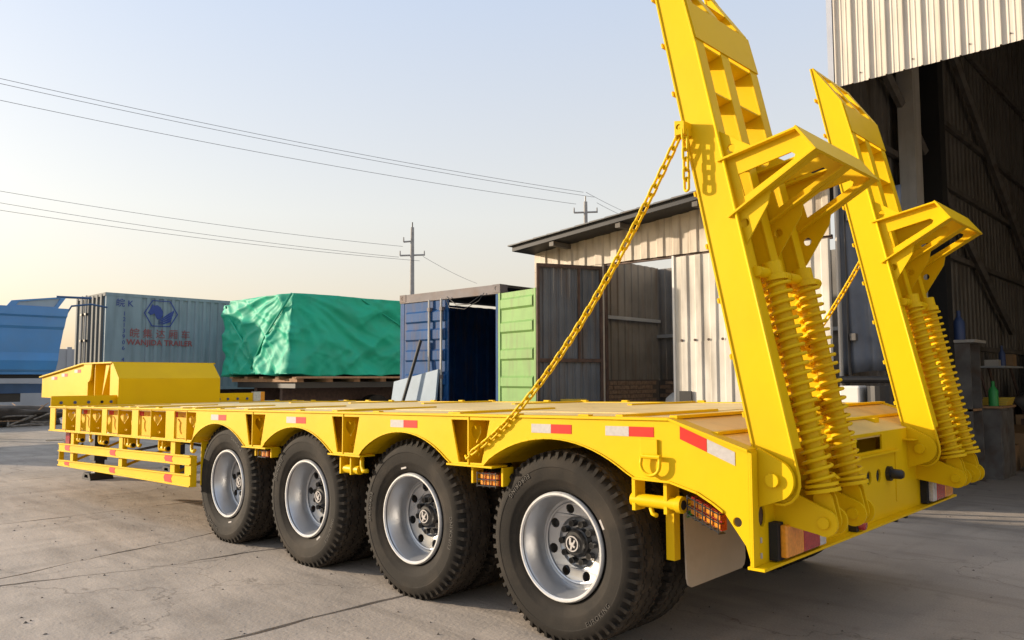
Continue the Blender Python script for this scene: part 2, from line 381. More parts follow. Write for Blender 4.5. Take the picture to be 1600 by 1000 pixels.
for side in (0, 1):
    f = lambda y: ym(y, side)
    MB().prism(side_outline(), f(-.1), f(-.088), holes=holes+[circ(1.155, .818, .022)]).obj("side_panel", YEL, T)
    MB().prism(side_outline(False), f(.05), f(.06)).obj("side_web", YEL, T)
    # top and bottom edge flanges
    m = MB()
    def strip(m, pts, th, y0, y1, dz=0):
        for (xa, za), (xb, zb_) in zip(pts, pts[1:]):
            m.hexa([(xa, f(y0), za-th+dz), (xb, f(y0), zb_-th+dz), (xb, f(y1), zb_-th+dz), (xa, f(y1), za-th+dz)],
                   [(xa, f(y0), za+dz), (xb, f(y0), zb_+dz), (xb, f(y1), zb_+dz), (xa, f(y1), za+dz)])
    strip(m, [(-8.72, zt(-8.72)), (.8, zt(.8)), (1.217, 1.146)], .014, -.112, -.02, .006)
    m.obj("top_flange", YEL, T)
    m = MB()
    strip(m, [(-8.7, zb(-8.7)), (-4.475, zb(-4.475))], .012, -.115, .02)
    m.obj("bottom_flange", YEL, T)
    for a, b, r in pillars:
        m = MB(); strip(m, [(a-.03, zb(a)), (b+.03, zb(b))], .012, -.115, .02); m.obj("bottom_flange", YEL, T)
    m = MB(); strip(m, [(.585, .976), (.8, .974), (.95, .937), (1.03, .897), (1.085, .862)], .012, -.108, .02)
    m.obj("bottom_flange", YEL, T)
    # ribs with heart shaped cut-outs
    for a, b, r in recs+pillars:
        y0, y1 = (f(-.105), f(.05)); lo, hi = min(y0, y1), max(y0, y1)
        zz0, zz1 = zb(r)+.001, zt(r)-.012; yc = (lo+hi)/2+.006; hh = zz1-zz0
        if side == 0:
            m = MB().prism([(lo, zz0), (hi, zz0), (hi, zz1), (lo, zz1)], r-.005, r+.005, axis='x', holes=[heart(yc-.015, zz0+.62*hh, .085, .12), circ(yc, zz0+.2*hh, .014, 10)])
        else: m = MB().box(r-.005, r+.005, lo, hi, zz0, zz1)
        m.obj("rib", YEL, T)
    # wheel arch liners
    for c, hw in arches:
        m = MB(); pts = arch_pts(c, hw)
        for (xa, za), (xb, zb_) in zip(pts, pts[1:]):
            m.hexa([(xa, f(-.108), za), (xb, f(-.108), zb_), (xb, f(.62), zb_), (xa, f(.62), za)],
                   [(xa, f(-.108), za+.008), (xb, f(-.108), zb_+.008), (xb, f(.62), zb_+.008), (xa, f(.62), za+.008)])
        m.obj("wheel_arch", YEL, T)
    # front mudguard board
    MB().box(-4.43, -4.42, min(f(-.03), f(.6)), max(f(-.03), f(.6)), .47, zb(-4.4)-.005).obj("mudguard_board", YEL, T)
# white and red tape behind the ribs and on the side
def quad_plate(name, material, p, parent, y=-.1, t=.002):
    m = MB(); m.hexa([(p[0][0], y-t, p[0][1]), (p[1][0], y-t, p[1][1]), (p[1][0], y, p[1][1]), (p[0][0], y, p[0][1])],
                     [(p[3][0], y-t, p[3][1]), (p[2][0], y-t, p[2][1]), (p[2][0], y, p[2][1]), (p[3][0], y, p[3][1])])
    return m.obj(name, material, parent)
def tape(x0, x1, redfirst=False, y=-.1, zo=.042, hh=.05):
    xm = (x0+x1)/2
    for a, b, c in ((x0, xm-.001, RED if redfirst else WHT), (xm+.001, x1, WHT if redfirst else RED)):
        quad_plate("reflective_tape", c, [(a, zt(a)-zo-hh), (b, zt(b)-zo-hh), (b, zt(b)-zo), (a, zt(a)-zo)], T, y)
tape(-4.09, -3.80); tape(-2.775, -2.49); tape(-1.42, -1.135); tape(-.115, .18); tape(.41, .71)
for a, b, r in recs[:4]:
    for q0, q1, c in ((a+.17, a+.33, WHT), (r+.02, r+.17, WHT), (r+.17, b-.06, RED)):
        quad_plate("reflective_tape", c, [(q0, zt(q0)-.09), (q1, zt(q1)-.09), (q1, zt(q1)-.035), (q0, zt(q0)-.035)], T, .05)
# slanted tape
for (xa, xb, c) in ((.86, 1.005, RED), (1.008, 1.15, WHT)):
    za, zb_ = 1.243-(xa-.86)*.37, 1.243-(xb-.86)*.37
    quad_plate("reflective_tape", c, [(xa, za-.062), (xb, zb_-.062), (xb, zb_), (xa, za)], T)
# ---- deck
for k in range(-7, 1):
    x1 = .47+1.32*k; x0 = x1-1.32
    x0 = max(x0, -8.66)
    if x1 <= x0: continue
    for (ya, yb) in ((-.08, .47), (.474, 1.433), (1.437, 2.396), (2.4, 2.95)):
        m = MB(); d = .004 if ya in (.474, 1.437) else 0
        m.hexa([(x0+.003, ya, zt(x0)-.03), (x1-.003, ya, zt(x1)-.03), (x1-.003, yb, zt(x1)-.03), (x0+.003, yb, zt(x0)-.03)],
               [(x0+.003, ya, zt(x0)+d), (x1-.003, ya, zt(x1)+d), (x1-.003, yb, zt(x1)+d), (x0+.003, yb, zt(x0)+d)])
        m.obj("deck_plate", YELD, T)
m = MB()
for x0, x1 in ((.473, .8), (.803, 1.215)):
    MB().hexa([(x0, -.085, zt(x0)-.03), (x1, -.085, zt(x1)-.03), (x1, 2.955, zt(x1)-.03), (x0, 2.955, zt(x0)-.03)],
              [(x0, -.085, zt(x0)), (x1, -.085, zt(x1)), (x1, 2.955, zt(x1)), (x0, 2.955, zt(x0))]).obj("deck_plate", YELD, T)
for k in range(-6, 2):
    x = .47+1.32*k
    if k == 1: x = .80
    for ya, yb in ((-.06, .95), (1.92, 2.93)):
        MB().box(x-.022, x+.022, ya, yb, zt(x)+.0005, zt(x)+.016).obj("grip_bar", YEL, T)
for xx in (1.02,):
    MB().hexa([(xx-.02, -.05, zt(xx)-.002), (xx+.02, -.05, zt(xx)-.002), (xx+.02, 2.9, zt(xx)-.002), (xx-.02, 2.9, zt(xx)-.002)],
              [(xx-.02, -.05, zt(xx)+.014), (xx+.02, -.05, zt(xx)+.014), (xx+.02, 2.9, zt(xx)+.014), (xx-.02, 2.9, zt(xx)+.014)]).obj("grip_bar", YEL, T)
for i in range(15):
    x = .25-.62*i+.11*((i*7) % 3)
    if x > -8.3: MB().box(x-.035, x+.035, -.085, -.045, zt(x)+.006, zt(x)+.015).obj("edge_stop", YEL, T); MB().box(x-.035, x+.035, 2.915, 2.955, zt(x)+.007, zt(x)+.022).obj("edge_stop", YEL, T)
# ---- chassis beams, cross members, axles
for y in (.92, 1.92):
    MB().prism([(-9.2, .70), (-4.4, .70), (1.1, .74), (1.1, zt(0)-.05), (-9.2, zt(-9)-.05)], y-.04, y+.04).obj("chassis_beam", YEL, T)
for i in range(15):
    x = -8.4+.66*i
    if min(abs(x-a) for a in AX) > .2 and x < 1.0:
        MB().box(x-.03, x+.03, .06, 2.81, zb(x)+.12, zt(x)-.035).obj("cross_member", YEL, T)
for x in AX:
    MB().tube([(x, .3, .52), (x, 2.57, .52)], .065, 14).obj("axle", BLK, T, smooth=True, auto=40)
    for y in (.92, 1.92):
        MB().box(x-.45, x+.45, y-.05, y+.05, .58, .66).obj("leaf_spring", BLK, T)
        MB().box(x+.56, x+.68, y-.06, y+.06, .5, .76).obj("spring_hanger", YEL, T)
# ---- rear plate
RX = 1.22
m = MB(); m.prism([(-.1, .625), (2.97, .625), (2.97, 1.146), (-.1, 1.146)], RX-.006, RX+.006, axis='x',
    holes=[[(1.20, 1.04), (1.62, 1.04), (1.62, 1.128), (1.20, 1.128)], [(0.0+.035*cos(t*pi/7), .842+.05*sin(t*pi/7)) for t in range(14)]]+[circ(y, .885, .04, 16) for y in (1.38, 1.54, 1.70)]
    +[[(2.87+.035*cos(t*pi/7), .842+.05*sin(t*pi/7)) for t in range(14)]])
m.obj("rear_plate", YEL, T)
MB().box(RX-.02, RX+.062, -.1, 2.97, .612, .625).obj("bumper_lip", YEL, T)
MB().box(RX+.006, RX+.012, -.1, -.045, .626, 1.14).box(RX+.006, RX+.012, 2.915, 2.97, .626, 1.14).obj("corner_strip", YEL, T)
MB().box(RX+.006, RX+.035, 1.0, 1.87, 1.012, 1.024).obj("ledge", YEL, T)
MB().box(RX+.0062, RX+.010, 1.84, 1.87, .70, 1.012).obj("panel_edge", YEL, T)
MB().box(1.02, 1.03, 1.1, 1.7, .95, 1.12).obj("recess_back", YEL, T)
MB().box(1.12, 1.214, 1.30, 1.78, .83, .94).obj("socket_box", BLK2, T)
MB().lathe([(0, 0), (0, .035), (.01, .035)], (0, 0, 0), 16)
m = MB(); m.tube([(RX-.02, 1.70, .885), (RX+.03, 1.70, .885)], .045, 18); m.tube([(RX+.03, 1.70, .885), (RX+.085, 1.70, .885), (RX+.1, 1.70, .885)], [.032, .03, .02], 14)
m.obj("air_coupling", BLK, T, smooth=True, auto=40)
for y in (0, 2.87):
    MB().box(RX-.03, RX-.008, y-.05, y+.05, .78, .90).obj("lamp_backing", RUST, T)
for y in (-.02, ):
    for z in (.735, .665): MB().box(RX+.006, RX+.011, y-.006, y+.006, z-.012, z+.012).obj("weld_tab", WHT, T)
def tail_lamp(y0, order):
    h = MB().box(RX+.008, RX+.05, y0-.015, y0+.475, .632, .805).obj("tail_lamp", BLK2, T)
    yy = y0+.01
    for wd, c, nm in order:
        mm = MB()
        mm.box(RX+.05, RX+.085, yy, yy+wd-.002, .645, .795)
        o = mm.obj(nm, c, h); bv = o.modifiers.new("b", 'BEVEL'); bv.width = .008; bv.segments = 2
        yy += wd
tail_lamp(.075, [(.19, AMB, "amber_lens"), (.19, REDL, "red_lens"), (.075, CLR, "clear_lens")])
tail_lamp(2.335, [(.075, CLR, "clear_lens"), (.19, REDL, "red_lens"), (.19, AMB, "amber_lens")])
for y in (1.095,):
    MB().tube([(RX+.01, y, .665), (RX+.03, y, .665), (RX+.075, y, .665), (RX+.08, y, .665)], [.04, .034, .034, .028], 18).obj("marker_lamp", REDL, T, smooth=True, auto=50)
    MB().box(RX+.006, RX+.05, y-.06, y-.02, .626, .66).obj("lamp_bracket", BLK, T)

# ---- ramps
OA = Vector((1.3, 0, 1.015)); AA = Vector((-.2096, 0, .9778)); BB = Vector((.9778, 0, .2096))
def R2(a, b): p = OA+AA*a+BB*b; return (p.x, p.z)
def rail_outline():
    # rounded foot round the pivot, straight rear edge, taper to the tip
    th = math.degrees(atan2(AA.z, AA.x))
    pts = [R2(.15, -.083)]
    for i in range(9):
        t = radians(180+180*i/8)      # local frame angle, b along cos, a along sin
        pts.append(R2(.115*sin(t)-.0, .012+.098*cos(t)))
    pts += [R2(.2, .110), R2(2.2, .095), R2(2.47, .085), R2(2.80, -.045), R2(2.80, -.07)]
    return pts
def make_ramp(y0, idx):
    RP = MB().prism(rail_outline(), y0, y0+.010).obj("loading_ramp", YEL, T)
    for yy in (.265, .60):
        o = MB().prism(rail_outline(), y0+yy, y0+yy+.010).obj("rail", YEL, RP)
    for yy in (0, .265, .60):
        for bb, th in ((.103, .010), (-.083, .010)):
            m = MB()
            if bb > 0: line = [(.12, .112), (2.2, .097), (2.47, .087), (2.79, -.043)]
            else: line = [(.15, -.083), (2.80, -.07)]
            for (a0, b0), (a1, b1) in zip(line, line[1:]):
                t = .010 if bb > 0 else -.010
                P0, P1, Q0, Q1 = R2(a0, b0), R2(a1, b1), R2(a0, b0-t), R2(a1, b1-t)
                ya, yb = y0+yy-(.006 if yy == 0 else .003), y0+yy+.085
                m.hexa([(P0[0], ya, P0[1]), (P1[0], ya, P1[1]), (P1[0], yb, P1[1]), (P0[0], yb, P0[1])],
                       [(Q0[0], ya, Q0[1]), (Q1[0], ya, Q1[1]), (Q1[0], yb, Q1[1]), (Q0[0], yb, Q0[1])])
            m.obj("rail_flange", YEL, RP)
    # edge bead round the foot of the outer rail
    m = MB(); pts = [(p[0], y0-.003, p[1]) for p in rail_outline()[:12]]
    m.tube(pts, .008, 6); m.obj("edge_bead", YEL, RP, smooth=True)
    # inner side plate
    MB().prism(rail_outline(), y0+.69, y0+.70).obj("rail", YEL, RP) if False else None
    # cross plates with lightening holes
    for a in (2.21, 1.945, 1.62, 1.30, .98, .66, .34):
        for ya, yb in ((.012, .263), (.277, .598)):
            ym_ = (ya+yb)/2; m = MB()
            hole = [(y0+ym_+.055*cos(2*pi*i/12), .0+.035*sin(2*pi*i/12)) for i in range(12)]
            outer = [(y0+ya, -.07), (y0+yb, -.07), (y0+yb, .088), (y0+ya, .088)]
            m.prism(outer, -.005, .005, axis='z', holes=[hole] if a > 1.5 else [])
            m.v = [(lambda P: (P[0], v[0], P[1]))(R2(a+v[2], v[1])) for v in m.v]
            m.obj("cross_plate", YEL, RP)
    # top band plate and tapered lip
    def slab(a0, b0, a1, b1, ya, yb, t, nm):
        P0, P1, Q0, Q1 = R2(a0, b0), R2(a1, b1), R2(a0, b0-t), R2(a1, b1-t)
        return MB().hexa([(P0[0], ya, P0[1]), (P1[0], ya, P1[1]), (P1[0], yb, P1[1]), (P0[0], yb, P0[1])],
                         [(Q0[0], ya, Q0[1]), (Q1[0], ya, Q1[1]), (Q1[0], yb, Q1[1]), (Q0[0], yb, Q0[1])]).obj(nm, YEL, RP)
    slab(2.225, .103, 2.452, .094, y0+.004, y0+.69, .008, "band_plate")
    slab(2.76, -.03, 2.80, -.045, y0+.002, y0+.69, .02, "tip_bar")
    slab(2.60, .03, 2.61, .026, y0+.012, y0+.6, .10, "cross_plate")
    # tread bars on the driving face
    for i in range(9):
        a = .3+.28*i
        slab(a, -.0835, a+.035, -.0825, y0-.004, y0+.70, -0.0+.022, "tread_bar") if False else None
        P = [R2(a, -.084), R2(a+.03, -.084), R2(a+.026, -.094), R2(a+.004, -.094)]
        MB().prism(P, y0-.005, y0+.69).obj("tread_bar", YEL, RP)
    # support foot: three gussets, flanges, end plate
    cut = [(1.14, 2.465), (1.405, 2.522), (1.425, 2.508), (1.418, 2.488), (1.17, 2.352)]
    for gy in (.018, .385, .74):
        outer = [(1.035, 2.535), (.995, 2.71), (1.03, 2.70), (1.235, 2.577), (1.445, 2.617), (1.53, 2.503), (1.29, 2.352), (1.29, 2.30), (1.158, 2.092), (1.128, 2.07)]
        outer = [(1.0, 2.70), (1.035, 2.705), (1.235, 2.577), (1.445, 2.617), (1.53, 2.503), (1.30, 2.363), (1.288, 2.298), (1.16, 2.095), (1.13, 2.07), (1.08, 2.24)]
        MB().prism(outer, y0+gy, y0+gy+.01, holes=[cut, circ(1.104, 2.60, .022), circ(1.168, 2.221, .022)]).obj("gusset", YEL, RP)
        m = MB()
        for (p, q, nx) in (((1.045, 2.538), (1.445, 2.617), 1), ((1.10, 2.252), (1.53, 2.503), 1)):
            x0, z0 = p; x1, z1 = q
            ya, yb = y0+gy-.035, y0+gy+.045
            m.hexa([(x0, ya, z0), (x1, ya, z1), (x1, yb, z1), (x0, yb, z0)], [(x0-.003, ya, z0+.01), (x1-.003, ya, z1+.01), (x1-.003, yb, z1+.01), (x0-.003, yb, z0+.01)])
        m.obj("gusset_flange", YEL, RP)
    m = MB(); ya, yb = y0-.022, y0+.79
    m.hexa([(1.437, ya, 2.625), (1.447, ya, 2.632), (1.447, yb, 2.632), (1.437, yb, 2.625)][::1],
           [(1.527, ya, 2.498), (1.539, ya, 2.505), (1.539, yb, 2.505), (1.527, yb, 2.498)])
    m.obj("foot_plate", YEL, RP)
    # closing plate between rails below the foot, and the spring pin
    for ya, yb in ((.10, .264), (.36, .599)):
        P0, P1 = R2(.96, .02), R2(1.42, .02); Q0, Q1 = R2(.96, .03), R2(1.42, .03)
        MB().hexa([(P0[0], y0+ya, P0[1]), (P1[0], y0+ya, P1[1]), (P1[0], y0+yb, P1[1]), (P0[0], y0+yb, P0[1])],
                  [(Q0[0], y0+ya, Q0[1]), (Q1[0], y0+ya, Q1[1]), (Q1[0], y0+yb, Q1[1]), (Q0[0], y0+yb, Q0[1])]).obj("backing_plate", YEL, RP)
    MB().tube([(1.215, y0+.03, 1.985), (1.215, y0+.36, 1.985)], .026, 14).obj("spring_pin", YEL, RP, smooth=True, auto=40)
    MB().tube([(1.215, y0+.37, 1.985), (1.215, y0+.74, 1.985)], .026, 14).obj("spring_pin", YEL, RP, smooth=True, auto=40)
    # springs
    for sy in (.185, .535):
        top = Vector((1.225, y0+sy, 2.0)); bot = Vector((1.465, y0+sy, .825)); d = (bot-top).normalized(); L = (bot-top).length
        e1 = d.orthogonal().normalized(); e1 = Vector((0, 1, 0)); e2 = d.cross(e1)
        m = MB(); m.tube([top+d*.02, top+d*(L-.14)], .044, 18); sp = m.obj("ramp_spring", YEL, T, smooth=True, auto=40)
        m = MB(); pts = []; t0, t1 = .06, L-.165; N = 22
        for i in range(N*16+1):
            t = i/(N*16); a = 2*pi*N*t
            # ends of the coil sit flatter
            tt = t0+(t1-t0)*t
            pts.append(top+d*tt+(e1*cos(a)+e2*sin(a))*.062)
        m.tube(pts, .0092, 7); m.obj("coil", YEL, sp, smooth=True)
        for ta, tb, r in ((.025, .055, .062), (L-.17, L-.155, .076), (L-.1549, L-.146, .058), (L-.1459, L-.128, .08)):
            MB().tube([top+d*ta, top+d*tb], r, 24).obj("spring_seat", YEL, sp, smooth=True, auto=40)
        # saddle on the pin and clevis at the lever
        m = MB(); m.tube([top+d*-.04, top+d*.03], .05, 12); m.obj("saddle", YEL, sp, smooth=True, auto=40)
        for s_ in (-.028, .018):
            MB().prism(stadium((1.445, .92), (1.466, .825), .045, .045), y0+sy+s_, y0+sy+s_+.012).obj("clevis", YEL, sp)
        # lever plates
        for s_ in (-.062, .05):
            outl = [(RX+.004, .985), (RX+.02, .992), (1.30, .955)]+arc(1.463, .822, .062, 62, -118, 10)+[(RX+.004, .80)]
            MB().prism(outl, y0+sy+s_, y0+sy+s_+.014).obj("spring_lever", YEL, T)
        MB().tube([(1.463, y0+sy-.075, .822), (1.463, y0+sy+.08, .822)], .027, 16).obj("lever_pin", YEL, T, smooth=True, auto=40)
    # hinge lugs
    for ly in (-.035, .715):
        outl = [(RX+.006, 1.155), (RX+.02, 1.15)]+arc(1.302, 1.015, .095, 55, -70, 12)+[(RX+.006, .885)]
        MB().prism(outl, y0+ly, y0+ly+.022).obj("hinge_lug", YEL, T)
    MB().tube([(1.302, y0-.055, 1.015), (1.302, y0+.76, 1.015)], .032, 18).obj("hinge_pin", YEL, T, smooth=True, auto=40)
    for y_ in (y0+.62, y0-.034):
        m = MB(); m.tube([(1.302, y_, 1.015), (1.302, y_+.02, 1.015)], .05, 8); m.obj("hinge_nut", YEL, T)
    # grease wing nut between the springs
    MB().prism([(1.39, 1.005), (1.42, 1.02), (1.45, 1.0), (1.42, .985)], y0+.33, y0+.37).obj("wing_nut", YEL, T)
make_ramp(0.0, 0); make_ramp(2.13, 1)
MB().box(RX+.006, RX+.07, 2.0, 2.12, 1.07, 1.078).obj("step_tab", YEL, T)

# ---- chains
def link_mesh():
    m = MB(); pts = []
    for i in range(20):
        t = 2*pi*i/20; pts.append((.0165*cos(t), 0, .0165*sin(t)+(.0165 if sin(t) > 0 else -.0165)))
    m.tube(pts, .0072, 7, closed=True)
    me = bpy.data.meshes.new("chain_link"); me.from_pydata(m.v, [], m.f); me.materials.append(YEL)
    for p in me.polygons: p.use_smooth = True
    return me
LM = link_mesh()
def chain(pts, parent, pitch=.052):
    P = [Vector(p) for p in pts]; seg = []; tot = 0
    for a, b in zip(P, P[1:]): seg.append((tot, (b-a).length, a, b)); tot += (b-a).length
    n = int(tot/pitch); k = 0
    for i in range(n):
        s_ = (i+.5)*pitch
        for t0, L, a, b in seg:
            if t0 <= s_ <= t0+L: p = a+(b-a)*((s_-t0)/L); d = (b-a).normalized(); break
        q = d.to_track_quat('Z', 'Y').to_matrix().to_4x4() @ Matrix.Rotation(radians(90*(i % 2)+20), 4, 'Z')
        o = link("link", LM, p, parent); o.rotation_euler = q.to_euler()
for side in (0, 1):
    f = lambda y: ym(y, side)
    top = Vector((.875, f(-.05), 2.735)); bot = Vector((-.607, f(-.112), 1.02))
    m = MB(); lo, hi = min(f(-.075), f(0)), max(f(-.075), f(0))
    m.prism([(.845, 2.70), (.90, 2.70), (.90, 2.765), (.845, 2.775)], lo, hi, holes=[circ(.868, 2.74, .014, 10)])
    br = m.obj("ramp_chain", YEL, T)
    pts = []
    for i in range(33):
        t = i/32; p = top.lerp(bot, t); p.z -= .235*4*t*(1-t); p.y -= .02*4*t*(1-t) if side == 0 else -.02*4*t*(1-t); pts.append(p)
    chain(pts, br)
    chain([(.893, f(-.055), 2.73), (.898, f(-.055), 2.40)], br)
    MB().tube([(.868, f(-.07), 2.74), (.868, f(-.015), 2.74)], .012, 8).obj("shackle_pin", YEL, br)
    MB().tube([(-.607, f(-.118), 1.03), (-.612, f(-.118), 1.0), (-.64, f(-.118), .985), (-.655, f(-.112), 1.005)], .008, 7).obj("hook", YEL, br, smooth=True)

# ---- D ring and sling hooks
m = MB(); m.box(.635, .735, -.112, -.1, 1.085, 1.172).obj("ring_strap", YEL, T)
MB().tube([(.66, -.13, 1.088), (.765, -.13, 1.088)], .012, 8).obj("ring_pin", YEL, T)
pts = [(.655, -.13, 1.09)]+[(.705+.056*cos(t), -.13, 1.05+.055*sin(t)) for t in [radians(180+15*i) for i in range(13)]]+[(.76, -.13, 1.09)]
MB().tube(pts, .009, 8).obj("d_ring", YEL, T, smooth=True)
def hook_at(x, z):
    pts = [(x+.02, .0, z+.07), (x+.045, -.02, z+.045), (x+.015, -.03, z+.01), (x+.02, -.03, z-.03), (x+.045, -.03, z-.06)]
    MB().tube(pts, .011, 7).obj("lashing_hook", YEL, T, smooth=True)
for a, b, r in recs[:4]: hook_at(r+.20, (zt(r)+zb(r))/2)
# ---- tube brackets under the side
def tube_bracket(x, y=-.03, L=.2, z0=None):
    z = (z0 if z0 else zb(x))-.10
    b = MB().tube([(x-L/2, y, z), (x+L/2, y, z)], .035, 16).obj("stake_tube", YEL, T, smooth=True, auto=40)
    MB().tube([(x+L/2-.002, y, z), (x+L/2+.003, y, z)], .022, 14).obj("bore_shade_disc", BLK2, b)  # black disc on the closed end paints the shade inside the tube
    MB().box(x-.06, x-.045, y-.045, y+.045, z, z+.095).obj("hanger", YEL, b)
    MB().box(x+.035, x+.05, y-.045, y+.045, z, z+.095).obj("hanger", YEL, b)
for x in (-7.75, -6.95, -6.15, -5.25): tube_bracket(x, L=.17)
for x in (-7.3, -5.85, -4.55):   # rope hooks
    z = zb(x)-.012
    MB().tube([(x-.05, -.04, z), (x-.06, -.04, z-.05), (x-.03, -.05, z-.085), (x+.03, -.06, z-.09), (x+.06, -.06, z-.07)], .016, 8).obj("rope_hook", YEL, T, smooth=True)
x = -1.92
for xx in (-2.06, -1.93): MB().box(xx-.008, xx+.008, -.07, .02, zb(x)-.15, zb(x)-.012).obj("hanger", YEL, T)
MB().tube([(-2.07, -.03, zb(x)-.115), (-1.86, -.03, zb(x)-.115)], .033, 16).obj("stake_tube", YEL, T, smooth=True, auto=40)
MB().tube([(-1.83, -.04, zb(x)-.01), (-1.83, -.04, zb(x)-.08), (-1.80, -.05, zb(x)-.115), (-1.75, -.05, zb(x)-.11)], .016, 8).obj("rope_hook", YEL, T, smooth=True)
# rear bracket
for xx in (.555, .745): MB().box(xx-.01, xx+.01, -.06, .03, .80, .972).obj("hanger", YEL, T)
MB().box(.55, .75, -.06, .03, .955, .972).obj("hanger", YEL, T)
tb = MB().tube([(.53, -.03, .852), (.80, -.03, .852)], .033, 16).obj("stake_tube", YEL, T, smooth=True, auto=40)
MB().tube([(.80, -.03, .852), (.83, -.03, .852)], .043, 16).obj("collar", YEL, tb, smooth=True, auto=40)
MB().tube([(.825, -.03, .852), (.833, -.03, .852)], .024, 14).obj("bore_shade_disc", BLK2, tb)  # black disc again painted in for the dark tube mouth
MB().tube([(.64, -.03, .82), (.65, -.03, .79), (.68, -.04, .785)], .012, 8).obj("rope_hook", YEL, T, smooth=True)
# mudflap post and flap
for side in (0, 1):
    f = lambda y: ym(y, side); lo, hi = min(f(.13), f(.185)), max(f(.13), f(.185))
    MB().box(.625, .675, lo, hi, .53, .96).obj("flap_post", YEL, T)
    y0, y1 = sorted((f(.20), f(.86)))
    outl = [(y0, .80), (y1, .80), (y1, .43), (y1-.015, .395), (y1-.05, .38), (y0+.06, .375), (y0+.03, .39), (y0+.015, .43)]
    MB().prism(outl, .685, .695, axis='x').obj("mudflap", FLAP, T)
    MB().box(.64, .70, min(f(.2), f(.82)), max(f(.2), f(.82)), .80, .83).obj("flap_bar", YEL, T)
MB().box(.696, .699, .22, .42, .742, .775).obj("green_sticker", GRNL, T)
# caged side lamps
def cage_lamp(x0, z0, x1, z1, h, y, nx, nz, parent=T):
    dx, dz = x1-x0, z1-z0
    def P(u, v, yy): return (x0+dx*u, yy, z0+dz*u-h*v)
    base = MB().hexa([P(0, 1, y), P(1, 1, y), P(1, 1, y+.05), P(0, 1, y+.05)], [P(0, 0, y), P(1, 0, y), P(1, 0, y+.05), P(0, 0, y+.05)]).obj("side_lamp", REDL, parent)
    for i in range(nx):
        for j in range(nz):
            a, b = (i+.1)/nx, (i+.9)/nx; c, d = (j+.12)/nz, (j+.88)/nz
            MB().hexa([P(a, d, y-.01), P(b, d, y-.01), P(b, d, y), P(a, d, y)], [P(a, c, y-.01), P(b, c, y-.01), P(b, c, y), P(a, c, y)]).obj("lens", AMB, base)
    m = MB(); yy = y-.035
    for i in range(nx+1): m.tube([P(i/nx, -.15, y), P(i/nx, -.1, yy), P(i/nx, 1.1, yy), P(i/nx, 1.15, y+.03)], .0035, 5)
    for j in range(nz+1): m.tube([P(-.05, j/nz, y), P(-.03, j/nz, yy), P(1.03, j/nz, yy), P(1.05, j/nz, y)], .0035, 5)
    m.obj("lamp_cage", BLK, base)
cage_lamp(.855, .895, 1.02, .83, .085, 0.0, 4, 2)
cage_lamp(-.61, .895, -.45, .90, .075, -.02, 3, 2)
cage_lamp(-3.30, .87, -3.18, .873, .055, -.02, 2, 1)
for x, z in ((-.66, .87), (-.40, .87), (-3.10, .86), (-3.36, .86)):
    MB().box(x-.008, x+.008, -.05, .04, z-.04, zb(x)-.012).obj("lamp_bracket", YEL, T)
MB().box(-8.45, -8.30, .02, .14, .64, .79).obj("side_lamp", REDL, T)

# ---- side guard
def gz(x, l, r): t = (x+8.27)/(8.27-4.465); return l+(r-l)*t
GL = [(.663, .751), (.560, .658), (.455, .571), (.380, .455)]
for side in (0, 1):
    f = lambda y: ym(y, side); ya, yb = sorted((f(-.11), f(-.085)))
    SG = thing("side_guard", (0, 0, 0), None, None) if False else None
    for (tl, tr), (bl, br_) in ((GL[0], GL[1]), (GL[2], GL[3])):
        xl, xr = -8.267, -4.469
        r_ = MB()
        for off0, off1, yo in ((0, .018, 0), (.018, 1, .010), (1, 1, 0)):
            pass
        r_.hexa([(xl, ya, bl), (xr, ya, br_), (xr, yb, br_), (xl, yb, bl)], [(xl, ya, tl), (xr, ya, tr), (xr, yb, tr), (xl, yb, tl)])
        ro = r_.obj("guard_rail", YEL, T)
        m = MB()
        yo = f(-.122)
        for a, b in ((tl, tr), (bl+.014, br_+.014)):
            y_0, y_1 = sorted((f(-.122), f(-.11)))
            m.hexa([(xl, y_0, a-.014), (xr, y_0, b-.014), (xr, y_1, b-.014), (xl, y_1, a-.014)], [(xl, y_0, a), (xr, y_0, b), (xr, y_1, b), (xl, y_1, a)])
        m.obj("rail_lip", YEL, ro)
        if side == 0:
            for xc, wd in ((-7.93, .17), (-6.42, .16), (-4.95, .17)):
                za, zb_ = gz(xc, bl, br_)+.018, gz(xc, tl, tr)-.018; zc = (za+zb_)/2
                arrow = [(xc-wd/2, za), (xc+wd/2, za), (xc+wd/2-.03, zc), (xc+wd/2, zb_), (xc-wd/2, zb_), (xc-wd/2-.03, zc)]
                MB().prism(arrow, -.1125, -.1103).obj("red_sticker", RED, ro)
    y_0, y_1 = sorted((f(-.108), f(-.05)))
    for x0, x1 in ((-8.27, -8.255), (-4.60, -4.465)):
        z0, z1 = gz(x0, *GL[3]), gz(x0, *GL[0])
        MB().box(x0, x1, y_0+.001, y_1, z0+.002, z1-.002).obj("guard_end", YEL, T)
    y_0, y_1 = sorted((f(-.084), f(-.03)))
    for x in (-7.86, -6.28, -4.93):
        MB().box(x-.05, x+.05, y_0, y_1, gz(x, *GL[3])+.01, zb(x)-.012).obj("guard_post", YEL, T)
    for x in (-7.86, -6.28, -4.93):
        MB().tube([(x, f(-.04), gz(x, *GL[2])), (x-.25, f(.85), .75)], .016, 8).obj("guard_brace", YEL, T)

